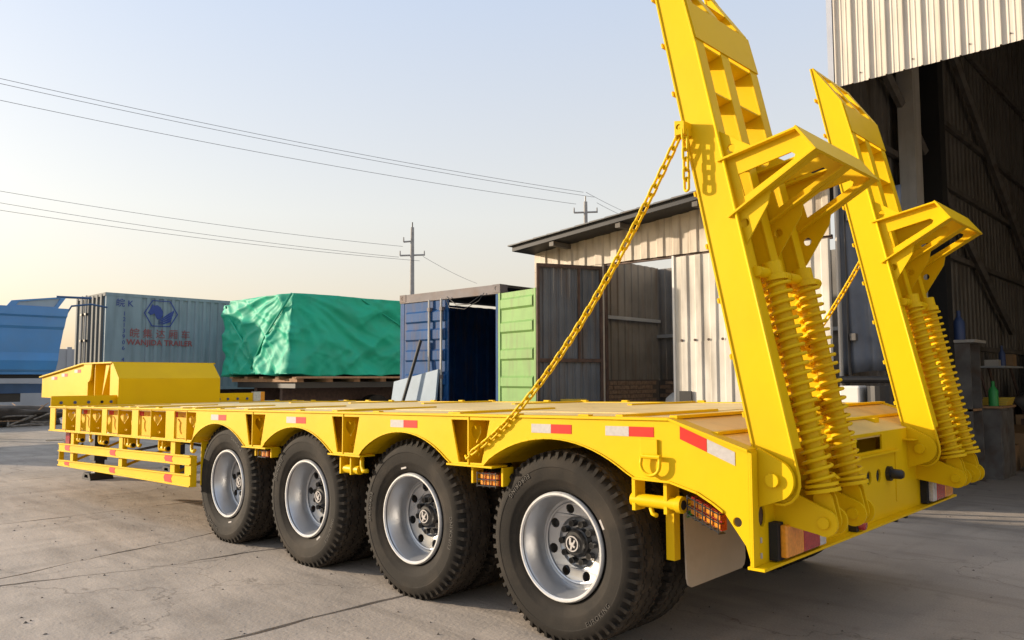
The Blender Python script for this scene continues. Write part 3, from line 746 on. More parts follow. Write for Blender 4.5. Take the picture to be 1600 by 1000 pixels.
# ---- gooseneck and front
MB().prism([(-.1, 1.11), (2.97, 1.11), (2.97, 1.255), (-.1, 1.255)], -8.70, -8.685, axis='x').obj("front_bulkhead", YEL, T)
for y in (.02, .19, .36, .53, .65, 2.22, 2.36, 2.52, 2.68):
    MB().tube([(-8.683, y, 1.165), (-8.675, y, 1.165)], .020, 12).obj("hole_disc", BLUEP if y != .53 else BLK2, T)  # dark discs set on the bulkhead in place of its open holes
MB().box(-8.74, -8.66, 2.78, 2.90, 1.12, 1.27).obj("marker_lamp", CLR, T); MB().box(-8.74, -8.66, 2.90, 2.97, 1.12, 1.27).obj("marker_lamp", AMB, T)
y0, y1 = .74, 2.19
nk = MB().prism([(-8.60, 1.10), (-8.60, 1.486), (-8.85, 1.715), (-9.0, 1.715), (-9.0, 1.10)], y0, y1).obj("gooseneck", YEL, T)
MB().prism([(-8.595, 1.10), (-8.595, 1.49), (-8.85, 1.722), (-9.55, 1.722), (-9.55, 1.700), (-8.87, 1.700), (-8.63, 1.47), (-8.63, 1.10)], y0-.03, y0+.02).obj("edge_strip", YEL, nk)
MB().prism([(-9.0, 1.10), (-9.0, 1.700), (-10.05, 1.700), (-12.1, 1.50), (-12.1, 1.17), (-10.6, 1.17), (-10.0, .95), (-9.6, .85)], y0+.25, y1-.25).obj("neck_beam", YEL, nk)
MB().prism([(-9.9, 1.17), (-9.9, 1.700), (-10.05, 1.700), (-12.1, 1.50), (-12.1, 1.17)], y0, y1).obj("neck_platform", YEL, nk)
m = MB()
for (xa, za), (xb, zb_) in (((-12.13, 1.503), (-10.05, 1.703)), ((-10.05, 1.703), (-8.86, 1.703))):
    m.hexa([(xa, y0-.04, za), (xb, y0-.04, zb_), (xb, y1+.04, zb_), (xa, y1+.04, za)], [(xa, y0-.04, za+.02), (xb, y0-.04, zb_+.02), (xb, y1+.04, zb_+.02), (xa, y1+.04, za+.02)])
m.obj("neck_top_plate", YEL, nk)
for x0 in (-9.35,):
    MB().prism([(x0, 1.25), (x0+.012, 1.25), (x0+.26, 1.69), (x0+.12, 1.69)], y0+.02, y0+.25).obj("fin", YEL, nk)
MB().prism([(-9.0, 1.12), (-9.05, 1.12), (-9.02, 1.4), (-8.9, 1.60), (-8.88, 1.65), (-9.0, 1.69)], y0+.02, y0+.06).obj("fin", YEL, nk)
MB().box(-9.62, -9.6, y0+.0, y0+.25, 1.17, 1.70).obj("fin", YEL, nk)
MB().lathe([(-.02, .0), (-.02, .22), (.2, .22)], (-9.85, y0-.05, 1.66), 24) 
m = MB(); m.prism([(-10.0, 1.70), (-9.98, 1.55)]+arc(-9.82, 1.56, .13, 200, 340, 8)+[(-9.66, 1.70)], y0-.03, y0).obj("curved_gusset", YEL, nk)
for i, x in enumerate((-11.6, -11.1, -10.5)):
    z = 1.50+(x+12.1)*.0975-.03
    MB().box(x, x+.14, y0-.003, y0, z-.05, z).obj("reflective_tape", WHT, nk); MB().box(x+.14, x+.28, y0-.003, y0, z-.05, z).obj("reflective_tape", RED, nk)
# landing legs
for y in (.85, 2.02):
    lg = MB().box(-9.78, -9.58, y-.09, y+.09, .28, 1.0).obj("landing_leg", BLK, T)
    MB().box(-9.755, -9.605, y-.065, y+.065, .05, .28).obj("inner_leg", BLK, lg)
    MB().prism([(-9.86, .0), (-9.50, .0), (-9.50, .02), (-9.56, .10), (-9.80, .10), (-9.86, .02)], y-.16, y+.16, holes=[[(-9.76, .03), (-9.60, .03), (-9.62, .075), (-9.74, .075)]]).obj("foot", BLK, lg)
MB().tube([(-9.68, .85, .62), (-9.68, 2.02, .62)], .02, 8).obj("leg_shaft", BLK, T)
MB().tube([(-9.68, .80, .62), (-8.6, .9, .80)], .025, 8).obj("leg_brace", BLK, T)
MB().tube([(-9.5, .1, .62), (-8.9, .12, .66), (-8.2, .1, .60), (-7.9, .05, .66)], .014, 6).obj("air_hose", BLK2, T, smooth=True)
MB().tube([(-7.7, .6, .55), (-6.6, .7, .72), (-5.2, .5, .74), (-4.7, .5, .70)], .016, 6).obj("air_hose", BLK2, T, smooth=True)
MB().tube([(-8.4, .6, .72), (-6.2, .6, .76)], .02, 8).obj("pipe", BLK, T)

# ---- wheels
def tyre_mesh():
    R = .54; N = 56
    side = [(.035, .305), (.012, .325), (.000, .345), (-.010, .372), (-.013, .376), (-.015, .384), (-.019, .42), (-.021, .447), (-.0235, .450), (-.0235, .457), (-.017, .475), (-.012, .490)]
    bl = side; cols = len(side)
    v = []; f = []
    W = .27
    # tread columns: y offsets 0..W, grooves at 3 places (zigzag)
    gro = [.062, .135, .208]
    per = 4
    total = N*per
    rows = []
    for i in range(total):
        th = 2*pi*(i//per+[0, .36, .40, .96][i % per])/N
        zz = .0085*(1 if (i//2) % 2 else -1)
        notch = (i % per) in (2, 3)
        row = [(y, r) for y, r in side]
        rs = R-.028 if notch else R-.010
        rt = R-.022 if notch else R-.003
        row += [(-.004 if not notch else .004, .507), (.002 if not notch else .014, rs), (.012 if not notch else .02, rt)]
        row += [(.034, rt+.001 if not notch else R-.016), (.037, R)]
        for gc in gro:
            row += [(gc-.008+zz, R+.002), (gc-.0045+zz, R-.012), (gc+.0045+zz, R-.012), (gc+.008+zz, R+.002)]
        row += [(W-.037, R), (W-.034, rt+.001 if not notch else R-.016), (W-.012, rt), (W-.002, rs), (W+.004, .507)]
        row += [(W-y, r) for y, r in side[::-1]]
        rows.append([(r*cos(th), y, r*sin(th)) for y, r in row])
    m = len(rows[0])
    for r_ in rows: v += r_
    for i in range(total):
        j = (i+1) % total
        for k in range(m-1): f.append((i*m+k, i*m+k+1, j*m+k+1, j*m+k))
    me = bpy.data.meshes.new("tyre"); me.from_pydata(v, [], f); me.materials.append(RUB); me.materials.append(TREAD)
    for p in me.polygons:
        if p.center.x**2+p.center.z**2 > .527**2: p.material_index = 1
    bm = bmesh.new(); bm.from_mesh(me); bmesh.ops.recalc_face_normals(bm, faces=bm.faces); bm.to_mesh(me); bm.free()
    for p in me.polygons: p.use_smooth = True
    me.set_sharp_from_angle(angle=radians(32))
    return me
def mk(mb, name, material, smooth=True, auto=35):
    o = mb.obj(name, material, None, smooth=smooth, auto=auto, origin=(0, 0, 0)); me = o.data; WL.pop(o.name, None); bpy.data.objects.remove(o); return me
TY = tyre_mesh()
m = MB()   # rim: flange, barrel, disc
m.lathe([(.004, .283), (-.004, .291), (-.004, .299), (.004, .306), (.02, .307), (.02, .29), (.03, .283), (.075, .272), (.095, .262), (.15, .256), (.20, .254), (.27, .262), (.30, .28)], n=64)
RIM = mk(m, "rim", STL)
m = MB(); m.lathe([(.004, .283), (-.0045, .291), (-.0045, .300), (.004, .3065), (.012, .308)], n=64); RIME = mk(m, "rim_edge", RIMW)
m = MB(); outer = circ(0, 0, .255, 48)
hl = [circ(.196*cos(2*pi*i/8+.3), .196*sin(2*pi*i/8+.3), .029, 16) for i in range(8)]
m.prism(outer, .168, .176, holes=hl+[circ(0, 0, .148, 32)])
# dish the disc: shift y with radius
m.v = [(x, y+(.03*max(0, (.255-sqrt(x*x+z*z))/.11)**1.0 if False else y*0+y-y+(.22-sqrt(x*x+z*z))*.18), z) for x, y, z in m.v]
m.lathe([(.181, .1485), (.192, .140), (.196, .13), (.196, .085)], n=40)
m.lathe([(.160, .238), (.154, .230), (.158, .222)], n=48)
DISC = mk(m, "disc", STL)
m = MB(); m.tube([(0, .15, 0), (0, .198, 0)], .015, 6); m.tube([(0, .15, 0), (0, .19, 0)], .019, 12); NUT = mk(m, "wheel_nut", HUBM, auto=30)
m = MB(); m.lathe([(.2, .085), (.16, .083), (.155, .075), (.135, .072), (.128, .066), (.127, .050), (.121, .046), (.119, .0)], n=28); HUB = mk(m, "hub", HUBM)
m = MB(); m.lathe([(.118, .045), (.114, .045), (.114, .038), (.118, .038)], n=28)
m.prism([(-.025, .028), (-.012, .03), (-.008, .006), (.006, .008), (.012, .028), (.022, .026), (.012, -.004), (.026, -.008), (.022, -.018), (.006, -.014), (.004, -.034), (-.008, -.034), (-.006, -.012), (-.018, -.008)], .112, .119)
EMB = mk(m, "hub_emblem", WHT, smooth=False)
m = MB(); m.prism([(-.028, -.006), (.028, -.006), (.028, .006), (-.028, .006)], -.022, -.0195); TAG_ = mk(m, "white_mark", WHT, smooth=False)
# lettering bent round the sidewall
def bent_text(txt, size, rad, a_mid, mat_):
    cu = bpy.data.curves.new("t", 'FONT'); cu.body = txt; cu.size = size; cu.extrude = .0012; cu.align_x = 'CENTER'; cu.align_y = 'CENTER'; cu.space_character = 1.25; cu.resolution_u = 3
    tmp = bpy.data.objects.new("t", cu); COL.objects.link(tmp)
    dg = bpy.context.evaluated_depsgraph_get(); me = bpy.data.meshes.new_from_object(tmp.evaluated_get(dg)); bpy.data.objects.remove(tmp)
    for v in me.vertices:
        x, y, z = v.co; r = rad-y      # upright letters readable from outside the lower rim
        a = a_mid+x/rad
        v.co = (r*cos(a), -.0222-z*1.0-.0005, r*sin(a))
    me.materials.clear(); me.materials.append(mat_); return me
ET = bent_text("EUROKING", .036, .437, radians(-48), RUBT)
ET2 = bent_text("EUROKING", .036, .437, radians(132), RUBT)
def wheel(x, side, idx):
    rz = 0 if side == 0 else pi
    yb = 0 if side == 0 else 2.87
    spin = [0.0, .75, .35, 1.9][idx] if side == 0 else idx*1.3
    WH = link("wheel", RIM, (x, yb, .525), T)
    WH.rotation_euler = (0, -spin if side == 0 else spin, rz)
    if idx: WH.rotation_euler[1] = -spin
    def ch(name, me, y=0, ry=0):
        o = bpy.data.objects.new(name, me); COL.objects.link(o); o.parent = WH; o.location = (0, y, 0)
        if ry: o.rotation_euler = (0, ry, 0)
        return o
    ch("tyre", TY); ch("rim_edge", RIME); ch("disc", DISC); [ch("wheel_nut", NUT, 0).__setattr__("location", (.112*cos(2*pi*i/10), 0, .112*sin(2*pi*i/10))) for i in range(10)]; ch("hub", HUB); ch("hub_emblem", EMB, 0, spin+.2)
    t2 = ch("tyre", TY, .315, .03); ch("inner_rim", RIM, .32)
    if side == 0:
        ch("lettering", ET); ch("lettering", ET2)
        o = ch("white_mark", TAG_); o.rotation_euler = (0, 0, 0)
        a = radians([28, 60, -75, 175][idx])+spin*0; rr = .345
        o.location = (rr*cos(a), .019, rr*sin(a)); o.rotation_euler = (0, -a+pi/2, 0)
for i, x in enumerate(AX):
    wheel(x, 0, i); wheel(x, 1, i)

# ================================================================= BLUE CONTAINER
def ribbed(m, x0, x1, z0, z1, y, depth, pitch, axis='y', sign=1, top=None, flat=.45):
    """trapezoid ribbed sheet on the plane y (axis 'y') or x (axis 'x')"""
    n = max(1, round((x1-x0)/pitch)); p = (x1-x0)/n; pr = []
    for i in range(n):
        a = x0+i*p; pr += [(a, 0), (a+p*flat, 0), (a+p*(flat+.08), depth), (a+p*.92, depth)]
    pr.append((x1, 0)); vs = []; fs = []
    for a, d in pr:
        zz = z1 if top is None else top(a)
        for off in (0, .004):
            q = y+sign*(-d)+sign*off
            vs += [(a, q, z0), (a, q, zz)] if axis == 'y' else [(q, a, z0), (q, a, zz)]
    k = len(pr)
    for i in range(k-1):
        a = 4*i; b = a+4; fs += [(a, b, b+1, a+1), (a+2, a+3, b+3, b+2), (a+1, b+1, b+3, a+3), (a, a+2, b+2, b)]
    fs += [(0, 1, 3, 2), (4*k-4, 4*k-2, 4*k-1, 4*k-3)]
    return m.add(vs, fs)
BC = thing("shipping_container", (-6.58, 5.8, 0), "dark blue shipping container with one door open, beside the corrugated shed", "container")
cx0, cx1, cy0, cy1, cz0, cz1 = -7.70, -5.30, 4.95, 7.6, .25, 2.88
MB().box(cx0, cx1, cy0+.05, cy1, cz0, cz0+.15).obj("floor", WOOD, BC)
ribbed(MB(), cy0+.1, cy1, cz0, cz1-.08, cx0+.04, .035, .28, 'x').obj("side_wall", BLUEC, BC)
ribbed(MB(), cy0+.1, cy1, cz0, cz1-.08, cx1-.04, .035, .28, 'x').obj("side_wall", BLUEC, BC)
ribbed(MB(), cx0+.05, cx1-.05, cz0, cz1-.08, cy1-.04, .035, .28, 'y').obj("back_wall", BLUEC, BC)
m = MB(); m.box(cx0, cx1, cy0, cy1, cz1-.03, cz1)
rf = m.obj("roof", ROOFM, BC)
m = MB()
for i in range(12): m.box(cx0+.05+.2*i, cx0+.15+.2*i, cy0+.12, cy1-.05, cz1, cz1+.02)
m.obj("roof_rib", ROOFM, rf)
GREYF = mat("grey_frame_paint", (.20, .18, .185), .65, spec=.2, var=.2, scale=5, dirt=(.2, .12, .08), dirt_amt=.5)
MB().box(cx0, cx1, cy0-.01, cy0+.1, cz1-.13, cz1+.01).obj("door_header", GREYF, BC)
for x in (cx0, cx1-.1): MB().box(x, x+.1, cy0, cy0+.1, cz0, cz1-.13).obj("corner_post", BLUEC, BC)
for x in (cx0-.004, cx1-.156):
    MB().prism([(x, cz1-.11), (x+.16, cz1-.11), (x+.16, cz1+.014), (x, cz1+.014)], cy0-.016, cy0+.15, holes=[circ(x+.08, cz1-.045, .032, 10)]).obj("corner_casting", GREYF, BC)
for bx in (cx0+.2, cx1-.5):
    for by in (cy0+.1, cy1-.4): MB().box(bx, bx+.3, by, by+.3, 0, cz0).obj("support_block", WOOD, BC)
# left door closed (blue)
dx0, dx1 = cx0+.1, cx0+1.22
m = MB(); zz = [cz0+.05, 2.74]
prof = []; z = cz0+.05
m.box(dx0, dx1, cy0+.005, cy0+.03, cz0+.05, 2.74)
dr = m.obj("door", BLUEC, BC)
for z in (.62, 1.0, 1.38, 1.78, 2.12, 2.42):
    MB().prism([(cy0-.022, z), (cy0+.005, z-.03), (cy0+.005, z+.17), (cy0-.022, z+.14)], dx0+.06, dx1-.05, axis='x').obj("pressing", BLUEC, dr)
for x in (dx1-.42, dx1-.12):
    MB().tube([(x, cy0-.04, cz0+.03), (x, cy0-.04, 2.76)], .019, 10).obj("locking_bar", ALU, dr, smooth=True)
    for z in (.6, 1.5, 2.6): MB().box(x-.03, x+.03, cy0-.06, cy0+.0, z-.03, z+.03).obj("bar_bracket", GREYF, dr)
# right door open (green)
h0 = Vector((cx1+.02, cy0-.03, 0)); h1 = Vector((-4.38, 4.75, 0)); dv = (h1-h0); DL = dv.length; dv.normalize(); nv = Vector((dv.y, -dv.x, 0))
def DP(u, o, z): p = h0+dv*u+nv*o; return (p.x, p.y, z)
def dbox(m, u0, u1, o0, o1, z0, z1):
    m.hexa([DP(u0, o0, z0), DP(u1, o0, z0), DP(u1, o1, z0), DP(u0, o1, z0)], [DP(u0, o0, z1), DP(u1, o0, z1), DP(u1, o1, z1), DP(u0, o1, z1)]); return m
gd = dbox(MB(), 0, DL, -.02, .02, .30, 2.74).obj("door", GRNC, BC); tag(gd, "pale green container door swung open")
for z in (.55, .95, 1.35, 1.75, 2.15, 2.5):
    m = MB(); a, b = .08, DL-.06
    m.hexa([DP(a, .02, z-.02), DP(b, .02, z-.02), DP(b, .05, z+.01), DP(a, .05, z+.01)], [DP(a, .02, z+.16), DP(b, .02, z+.16), DP(b, .05, z+.13), DP(a, .05, z+.13)])
    m.hexa([DP(a, -.02, z-.02), DP(b, -.02, z-.02), DP(b, -.05, z+.01), DP(a, -.05, z+.01)], [DP(a, -.02, z+.16), DP(b, -.02, z+.16), DP(b, -.05, z+.13), DP(a, -.05, z+.13)])
    m.obj("pressing", GRNC, gd)
dbox(MB(), 0, .05, -.035, .035, .3, 2.745).obj("door_frame", GRNC, gd); dbox(MB(), DL-.04, DL+.005, -.035, .035, .3, 2.745).obj("door_frame", GRNC, gd)
for z in (.5, 1.3, 2.2): MB().tube([DP(-.02, 0, z), DP(-.02, 0, z+.16)], .022, 8).obj("hinge", BLK, gd)
# things by the container
lb = MB(); lb.hexa([(-7.75, 4.62, 0.0), (-6.55, 4.62, 0.0), (-6.55, 4.66, 0.0), (-7.75, 4.66, 0.0)], [(-7.75, 4.86, 1.42), (-6.62, 4.86, 1.62), (-6.62, 4.90, 1.62), (-7.75, 4.90, 1.42)])
tag(lb.obj("leaning_board", PALEB), "pale blue board with a slanted top leaning on the blue container door", "board")
tag(MB().tube([(-7.45, 4.42, 0), (-7.05, 4.86, 2.1)], .028, 10).obj("leaning_bar", BLK), "thin black bar leaning against the blue container door", "bar")
dbx = MB(); dbx.box(-6.1, -5.6, 5.4, 5.9, .4, 1.05)
tag(dbx.obj("carton", CARD), "brown carton standing inside the open blue container", "box")
rl = MB(); pts = []
for i in range(60):
    t = i/59*2*pi*2; pts.append((-6.35+.55*cos(t)*.9+.06*sin(3*t), 5.03+.03*sin(2*t), 2.66-.10+.07*sin(t)))
wr = MB().tube([(-6.5, 4.92, 2.76), (-6.35, 4.86, 2.60), (-6.0, 4.86, 2.55), (-5.7, 4.88, 2.66), (-5.62, 4.92, 2.78)], .006, 6).tube([(-6.45, 4.9, 2.78), (-6.2, 4.87, 2.63), (-5.9, 4.86, 2.62), (-5.66, 4.9, 2.75)], .008, 6)
tag(wr.obj("hanging_cable", BLK, smooth=True), "loose grey cable drooping from the top of the open container doorway", "cable")

# ================================================================= SHED
SH = thing("shed", (-3, 7.5, 0), "lean-to shed of weathered corrugated sheets with its door open", "shed")
SY = 5.7
def rtop(x): return 3.49+(x+5.28)*.135-.06
# front: wall left of door, header, closed right leaf, wall to the hall
def sheet_row(x0, x1, z0, topf, parent, material, w_=.52, y=SY, depth=.02, pitch=.26):
    x = x0
    while x < x1-.05:
        xe = min(x+w_, x1)
        ribbed(MB(), x+.002, xe-.002, z0, 0, y, depth, pitch, 'y', 1, top=topf).obj("wall_sheet", material, parent); x = xe
sheet_row(-5.28, -3.92, 3.135, rtop, SH, SHEDS)
sheet_row(-3.92, -.62, 3.135, rtop, SH, SHEDS)
sheet_row(-5.28, -3.92, .02, lambda x: 3.13, SH, SHEDS, y=SY)
MB().box(-5.29, -.62, SY+.02, SY+.06, 3.10, 3.15).obj("header_rail", RUST, SH)
MB().box(-3.94, -3.90, SY+.0+.006, SY+.06, 0, 3.10).obj("door_jamb", RUST, SH)
MB().box(-2.76, -2.73, SY-.03, SY+.05, 0, 3.12).obj("door_edge", WHITEP, SH)
# right door leaf and wall (white weathered)
x = -2.73; k = 0
while x < -.66:
    xe = min(x+.42, -.62)
    ribbed(MB(), x+.002, xe-.002, 1.93, 3.10, SY-.012, .02, .21).obj("wall_sheet", SHEDW, SH)
    ribbed(MB(), x+.002, xe-.002, .02, 1.95, SY-.02, .02, .21).obj("wall_sheet", SHEDW, SH); x = xe
for i in range(9): MB().tube([(-2.62+.2*i, SY-.035, 1.97), (-2.62+.2*i, SY-.048, 1.97)], .018, 8).obj("bolt", RUST, SH)
MB().box(-2.66, -2.48, SY-.06, SY-.04, 1.12, 1.30).obj("door_handle", BLK, SH)
# open left leaf
hl0 = Vector((-3.93, SY-.05, 0)); fw2 = Vector((-.6885, .7252, 0)); rt2 = Vector((.7252, .6885, 0))
ld = (-(rt2*cos(radians(21))+fw2*sin(radians(21)))).normalized(); LW = 1.03; ln = Vector((ld.y, -ld.x, 0))
def LP(u, o, z): p = hl0+ld*u+ln*o; return (p.x, p.y, z)
def lbox(u0, u1, o0, o1, z0, z1): return MB().hexa([LP(u0, o0, z0), LP(u1, o0, z0), LP(u1, o1, z0), LP(u0, o1, z0)], [LP(u0, o0, z1), LP(u1, o0, z1), LP(u1, o1, z1), LP(u0, o1, z1)])
leaf = lbox(0, LW, -.03, .0, 3.04, 3.09).obj("door_leaf", RUST, SH); tag(leaf, "dark open door leaf with rusty frame")
for u0, u1, z0, z1 in ((0, .04, .05, 3.04), (LW-.04, LW, .05, 3.04), (.04, LW-.04, .05, .09), (.04, LW-.04, 1.70, 1.75), (.36, .39, 1.75, 3.04)):
    lbox(u0, u1, -.03, 0, z0, z1).obj("frame_bar", RUST, leaf)
nsh = 8
for i in range(nsh):
    u0, u1 = .02+i*(LW-.04)/nsh, .02+(i+1)*(LW-.04)/nsh
    m = MB(); q = [(u0, .003), (u0+.03, .003), (u0+.045, .022), (u0+.075, .022), (u0+.09, .003), (u1-.002, .003)]
    vs = []; fs = []
    for u, o in q: vs += [LP(u, o, .06), LP(u, o, 3.05), LP(u, o+.003, .06), LP(u, o+.003, 3.05)]
    for j in range(len(q)-1): a = 4*j; b = a+4; fs += [(a, b, b+1, a+1), (a+2, a+3, b+3, b+2), (a+1, b+1, b+3, a+3)]
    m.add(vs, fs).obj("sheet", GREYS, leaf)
# inside: back wall, brick plinth, left wall
BY = 9.2
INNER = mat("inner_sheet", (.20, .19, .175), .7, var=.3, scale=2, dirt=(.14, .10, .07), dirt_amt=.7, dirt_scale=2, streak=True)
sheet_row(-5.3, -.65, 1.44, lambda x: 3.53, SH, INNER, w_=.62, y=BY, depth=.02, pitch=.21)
MB().box(-5.3, -.65, BY-.05, BY-.022, 2.22, 2.28).obj("purlin", GREYB, SH)
bw = MB().box(-5.3, -.65, BY+.0, BY+.12, 0, 1.44).obj("brick_plinth", MORT, SH)
BM_ = None
for r in range(18):
    for c in range(19):
        xx = -5.25+c*.245+(.12 if r % 2 else 0); zz = .005+r*.079
        if xx+.23 > -1.2: continue
        if BM_ is None:
            o = MB().box(xx, xx+.23, BY-.012, BY+.02, zz, zz+.067).obj("brick", BRICK, bw); BM_ = o.data
        else: link("brick", BM_, (xx+.115, BY+.004, zz), bw)
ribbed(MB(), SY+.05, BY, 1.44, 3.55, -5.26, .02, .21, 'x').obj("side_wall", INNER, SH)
MB().box(-5.225, -5.20, SY+.06, BY-.03, 2.50, 2.56).obj("purlin", GREYB, SH)
bw2 = MB().box(-5.36, -5.27, SY+.06, BY-.02, 0, 1.44).obj("brick_plinth", MORT, SH)
B2 = None
for r in range(6, 18):
    for c in range(14):
        yy = SY+.08+c*.245+(.12 if r % 2 else 0); zz = .005+r*.079
        if yy+.23 > BY-.03: continue
        if B2 is None:
            o = MB().box(-5.29, -5.255, yy, yy+.23, zz, zz+.067).obj("brick", BRICK, bw2); B2 = o.data
        else: link("brick", B2, (-5.2725+random.uniform(-.003, .003), yy+.115, zz), bw2)
# roof
m = MB()
x0, x1 = -5.34, -.60
def ztop(x): return 3.53+(x+5.28)*.098
def roofz(x): return 3.53+(x+5.28)*.094
m.hexa([(x0, 5.25, roofz(x0)-.10), (x1, 5.25, roofz(x1)-.10), (x1, 7.35, roofz(x1)-.10), (x0, 7.35, roofz(x0)-.10)][::1],
       [(x0, 5.25, roofz(x0)-.02), (x1, 5.25, roofz(x1)-.02), (x1, 7.35, roofz(x1)-.02), (x0, 7.35, roofz(x0)-.02)])
rf = m.obj("roof", ROOFM, SH)
n = 18
for i in range(n):
    a = x0-.05+(x1-x0+.05)*i/n; b = x0-.05+(x1-x0+.05)*(i+1)/n-.004
    MB().hexa([(a, 5.20, roofz(a)-.018), (b, 5.20, roofz(b)-.018), (b, 7.45, roofz(b)-.018), (a, 7.45, roofz(a)-.018)],
              [(a, 5.20, roofz(a)+.004), (b, 5.20, roofz(b)-.004), (b, 7.45, roofz(b)-.004), (a, 7.45, roofz(a)+.004)]).obj("roof_sheet", GREYS, rf)
for x in (-4.6, -3.4, -2.2): MB().box(x, x+.08, 5.27, SY, roofz(x)-.17, roofz(x)-.101).obj("eave_bracket", DARKS, rf)
# sack inside the shed
def blob(name, material, c, s, label, cat, seed=0, sub=3, rough=.25, parent=None):
    bm = bmesh.new(); bmesh.ops.create_icosphere(bm, subdivisions=sub, radius=1)
    for v in bm.verts:
        k = 1+rough*noise.noise(v.co*1.7+Vector((seed, 0, 0)))+rough*.5*noise.noise(v.co*5+Vector((seed, 3, 0)))
        v.co = Vector((v.co.x*s[0]*k, v.co.y*s[1]*k, max(0, (v.co.z*k+.75))*s[2]))
    me = bpy.data.meshes.new(name); bm.to_mesh(me); bm.free(); me.materials.append(material)
    for p in me.polygons: p.use_smooth = True
    o = bpy.data.objects.new(name, me); COL.objects.link(o); place(o, c, parent)
    if label: tag(o, label, cat)
    return o
blob("sack", WHITEP, (-3.25, 6.6, 0), (.3, .25, .75), "white sack slumped inside the shed doorway", "sack", 3)
blob("blue_sheet", BLUEP, (-2.95, 6.9, 0), (.5, .3, .58), "crumpled blue sheet heaped inside the shed doorway", "sheet", 9)
yb_ = MB().box(-4.35, -3.95, 5.05, 5.3, 0, 1.18); tag(yb_.obj("yellow_crate", YPACK), "yellow crate in front of the dark shed door leaf", "crate")

# ================================================================= HALL
HL = thing("workshop_hall", (8, 20, 0), "tall workshop hall with cream ribbed cladding over a dark open front", "building")
HY = 5.68; HX0 = -.56
def hall_sheet_mesh():
    m = MB(); w_ = .186
    ribbed(m, 0, w_, 0, 4.5, 0, .016, w_, 'y', 1, flat=.12)
    m2 = MB(); pr = [(0, 0), (.004, .028), (.020, .028), (.024, .0), (.075, 0), (.08, .006), (.088, .006), (.093, 0), (.13, 0), (.135, .006), (.143, .006), (.148, 0), (w_-.002, 0)]
    vs = []; fs = []
    for a, d in pr: vs += [(a, -d, 0), (a, -d, 4.5), (a, .004-d, 0), (a, .004-d, 4.5)]
    for i in range(len(pr)-1): a = 4*i; b = a+4; fs += [(a, b, b+1, a+1), (a+2, a+3, b+3, b+2), (a, a+2, b+2, b)]
    m2.add(vs, fs); return mk(m2, "wall_sheet", SHEET, smooth=False)
HS = hall_sheet_mesh()
for i in range(60):
    x = HX0+.06+i*.186
    zj = 4.87+.012*noise.noise(Vector((i*1.3, 0, 0)))
    link("wall_sheet", HS, (x, HY, zj), HL)
MB().box(HX0-.01, HX0+.055, HY-.035, HY+.05, 4.70, 9.4).obj("corner_trim", TRIM, HL)
for i in (1, 4, 7, 9):
    MB().tube([(HX0+.16+.186*i, HY-.004, 4.97), (HX0+.16+.186*i, HY-.012, 4.97)], .008, 6).obj("rivet", RUST, HL)
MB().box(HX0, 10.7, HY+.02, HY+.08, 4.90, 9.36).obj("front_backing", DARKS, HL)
# outer and inner side walls
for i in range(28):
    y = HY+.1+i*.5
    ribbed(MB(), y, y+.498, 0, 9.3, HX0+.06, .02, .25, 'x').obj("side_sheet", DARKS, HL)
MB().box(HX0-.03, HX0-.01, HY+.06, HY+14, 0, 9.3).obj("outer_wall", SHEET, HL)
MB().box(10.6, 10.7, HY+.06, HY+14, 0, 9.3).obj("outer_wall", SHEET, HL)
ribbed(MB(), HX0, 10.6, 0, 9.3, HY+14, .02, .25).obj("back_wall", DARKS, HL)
MB().box(HX0-.1, 10.8, HY-.1, HY+14.2, 9.36, 9.45).obj("roof", ROOFM, HL)
for z in (1.9, 3.3, 4.4, 5.4, 7.0): MB().box(HX0+.085, HX0+.15, HY+.1, HY+14, z, z+.08).obj("wall_rail", DARKS, HL)
# diagonal braces and columns inside
for y0_, z0_, y1_, z1_ in ((7.0, 5.4, 13.5, 2.3), (9.2, 7.2, 16, 3.4)):
    MB().tube([(HX0+.2, y0_, z0_), (HX0+.2, y1_, z1_)], .07, 6).obj("brace", DARKS, HL)
MB().box(HX0+.16, HX0+.36, 7.55, 7.85, 0, 8.5).obj("column", ALU, HL)
MB().box(HX0+.16, HX0+.42, 8.5, 8.75, 0, 8.5).obj("column", BLK2, HL)
MB().box(.95, 1.3, 14.5, 14.8, 0, 8.5).obj("column", BLUECOL, HL) if False else None
MB().box(.2, .55, 17.9, 18.2, 0, 8.5).obj("column", BLUECOL, HL)
MB().box(10.45, 10.7, HY-.02, HY+.3, 0, 4.87).obj("column", ALU, HL)
# grey curtain sheet beside the opening
m = MB(); vs = []; fs = []; nx, nz = 26, 12
for i in range(nx+1):
    for j in range(nz+1):
        u = i/nx; v = j/nz; x = -.58+.62*u; z = 1.50+2.2*v
        lift = .0 if v > .15 else .05*(1-v/.15)*sin(u*3)
        vs.append((x+.03*(1-v)*sin(u*5), 5.80+.35*u+.03*sin(u*22+v*2)+.02*noise.noise(Vector((u*6, v*6, 0))), z+lift))
for i in range(nx):
    for j in range(nz): a = i*(nz+1)+j; fs.append((a, a+nz+1, a+nz+2, a+1))
m.add(vs, fs); cur = m.obj("grey_curtain", mat("curtain_grey", (.13, .15, .19), .5, var=.3, scale=3), smooth=True)
sm = cur.modifiers.new("s", 'SOLIDIFY'); sm.thickness = .006
tag(cur, "dark grey sheet curtain hanging at the left edge of the hall opening", "curtain")
tag(MB().tube([(-.6, 5.72, 1.45), (.25, 5.95, 1.45)], .04, 10).obj("curtain_weight_pipe", BLK), "black pipe along the bottom of the grey curtain", "pipe")
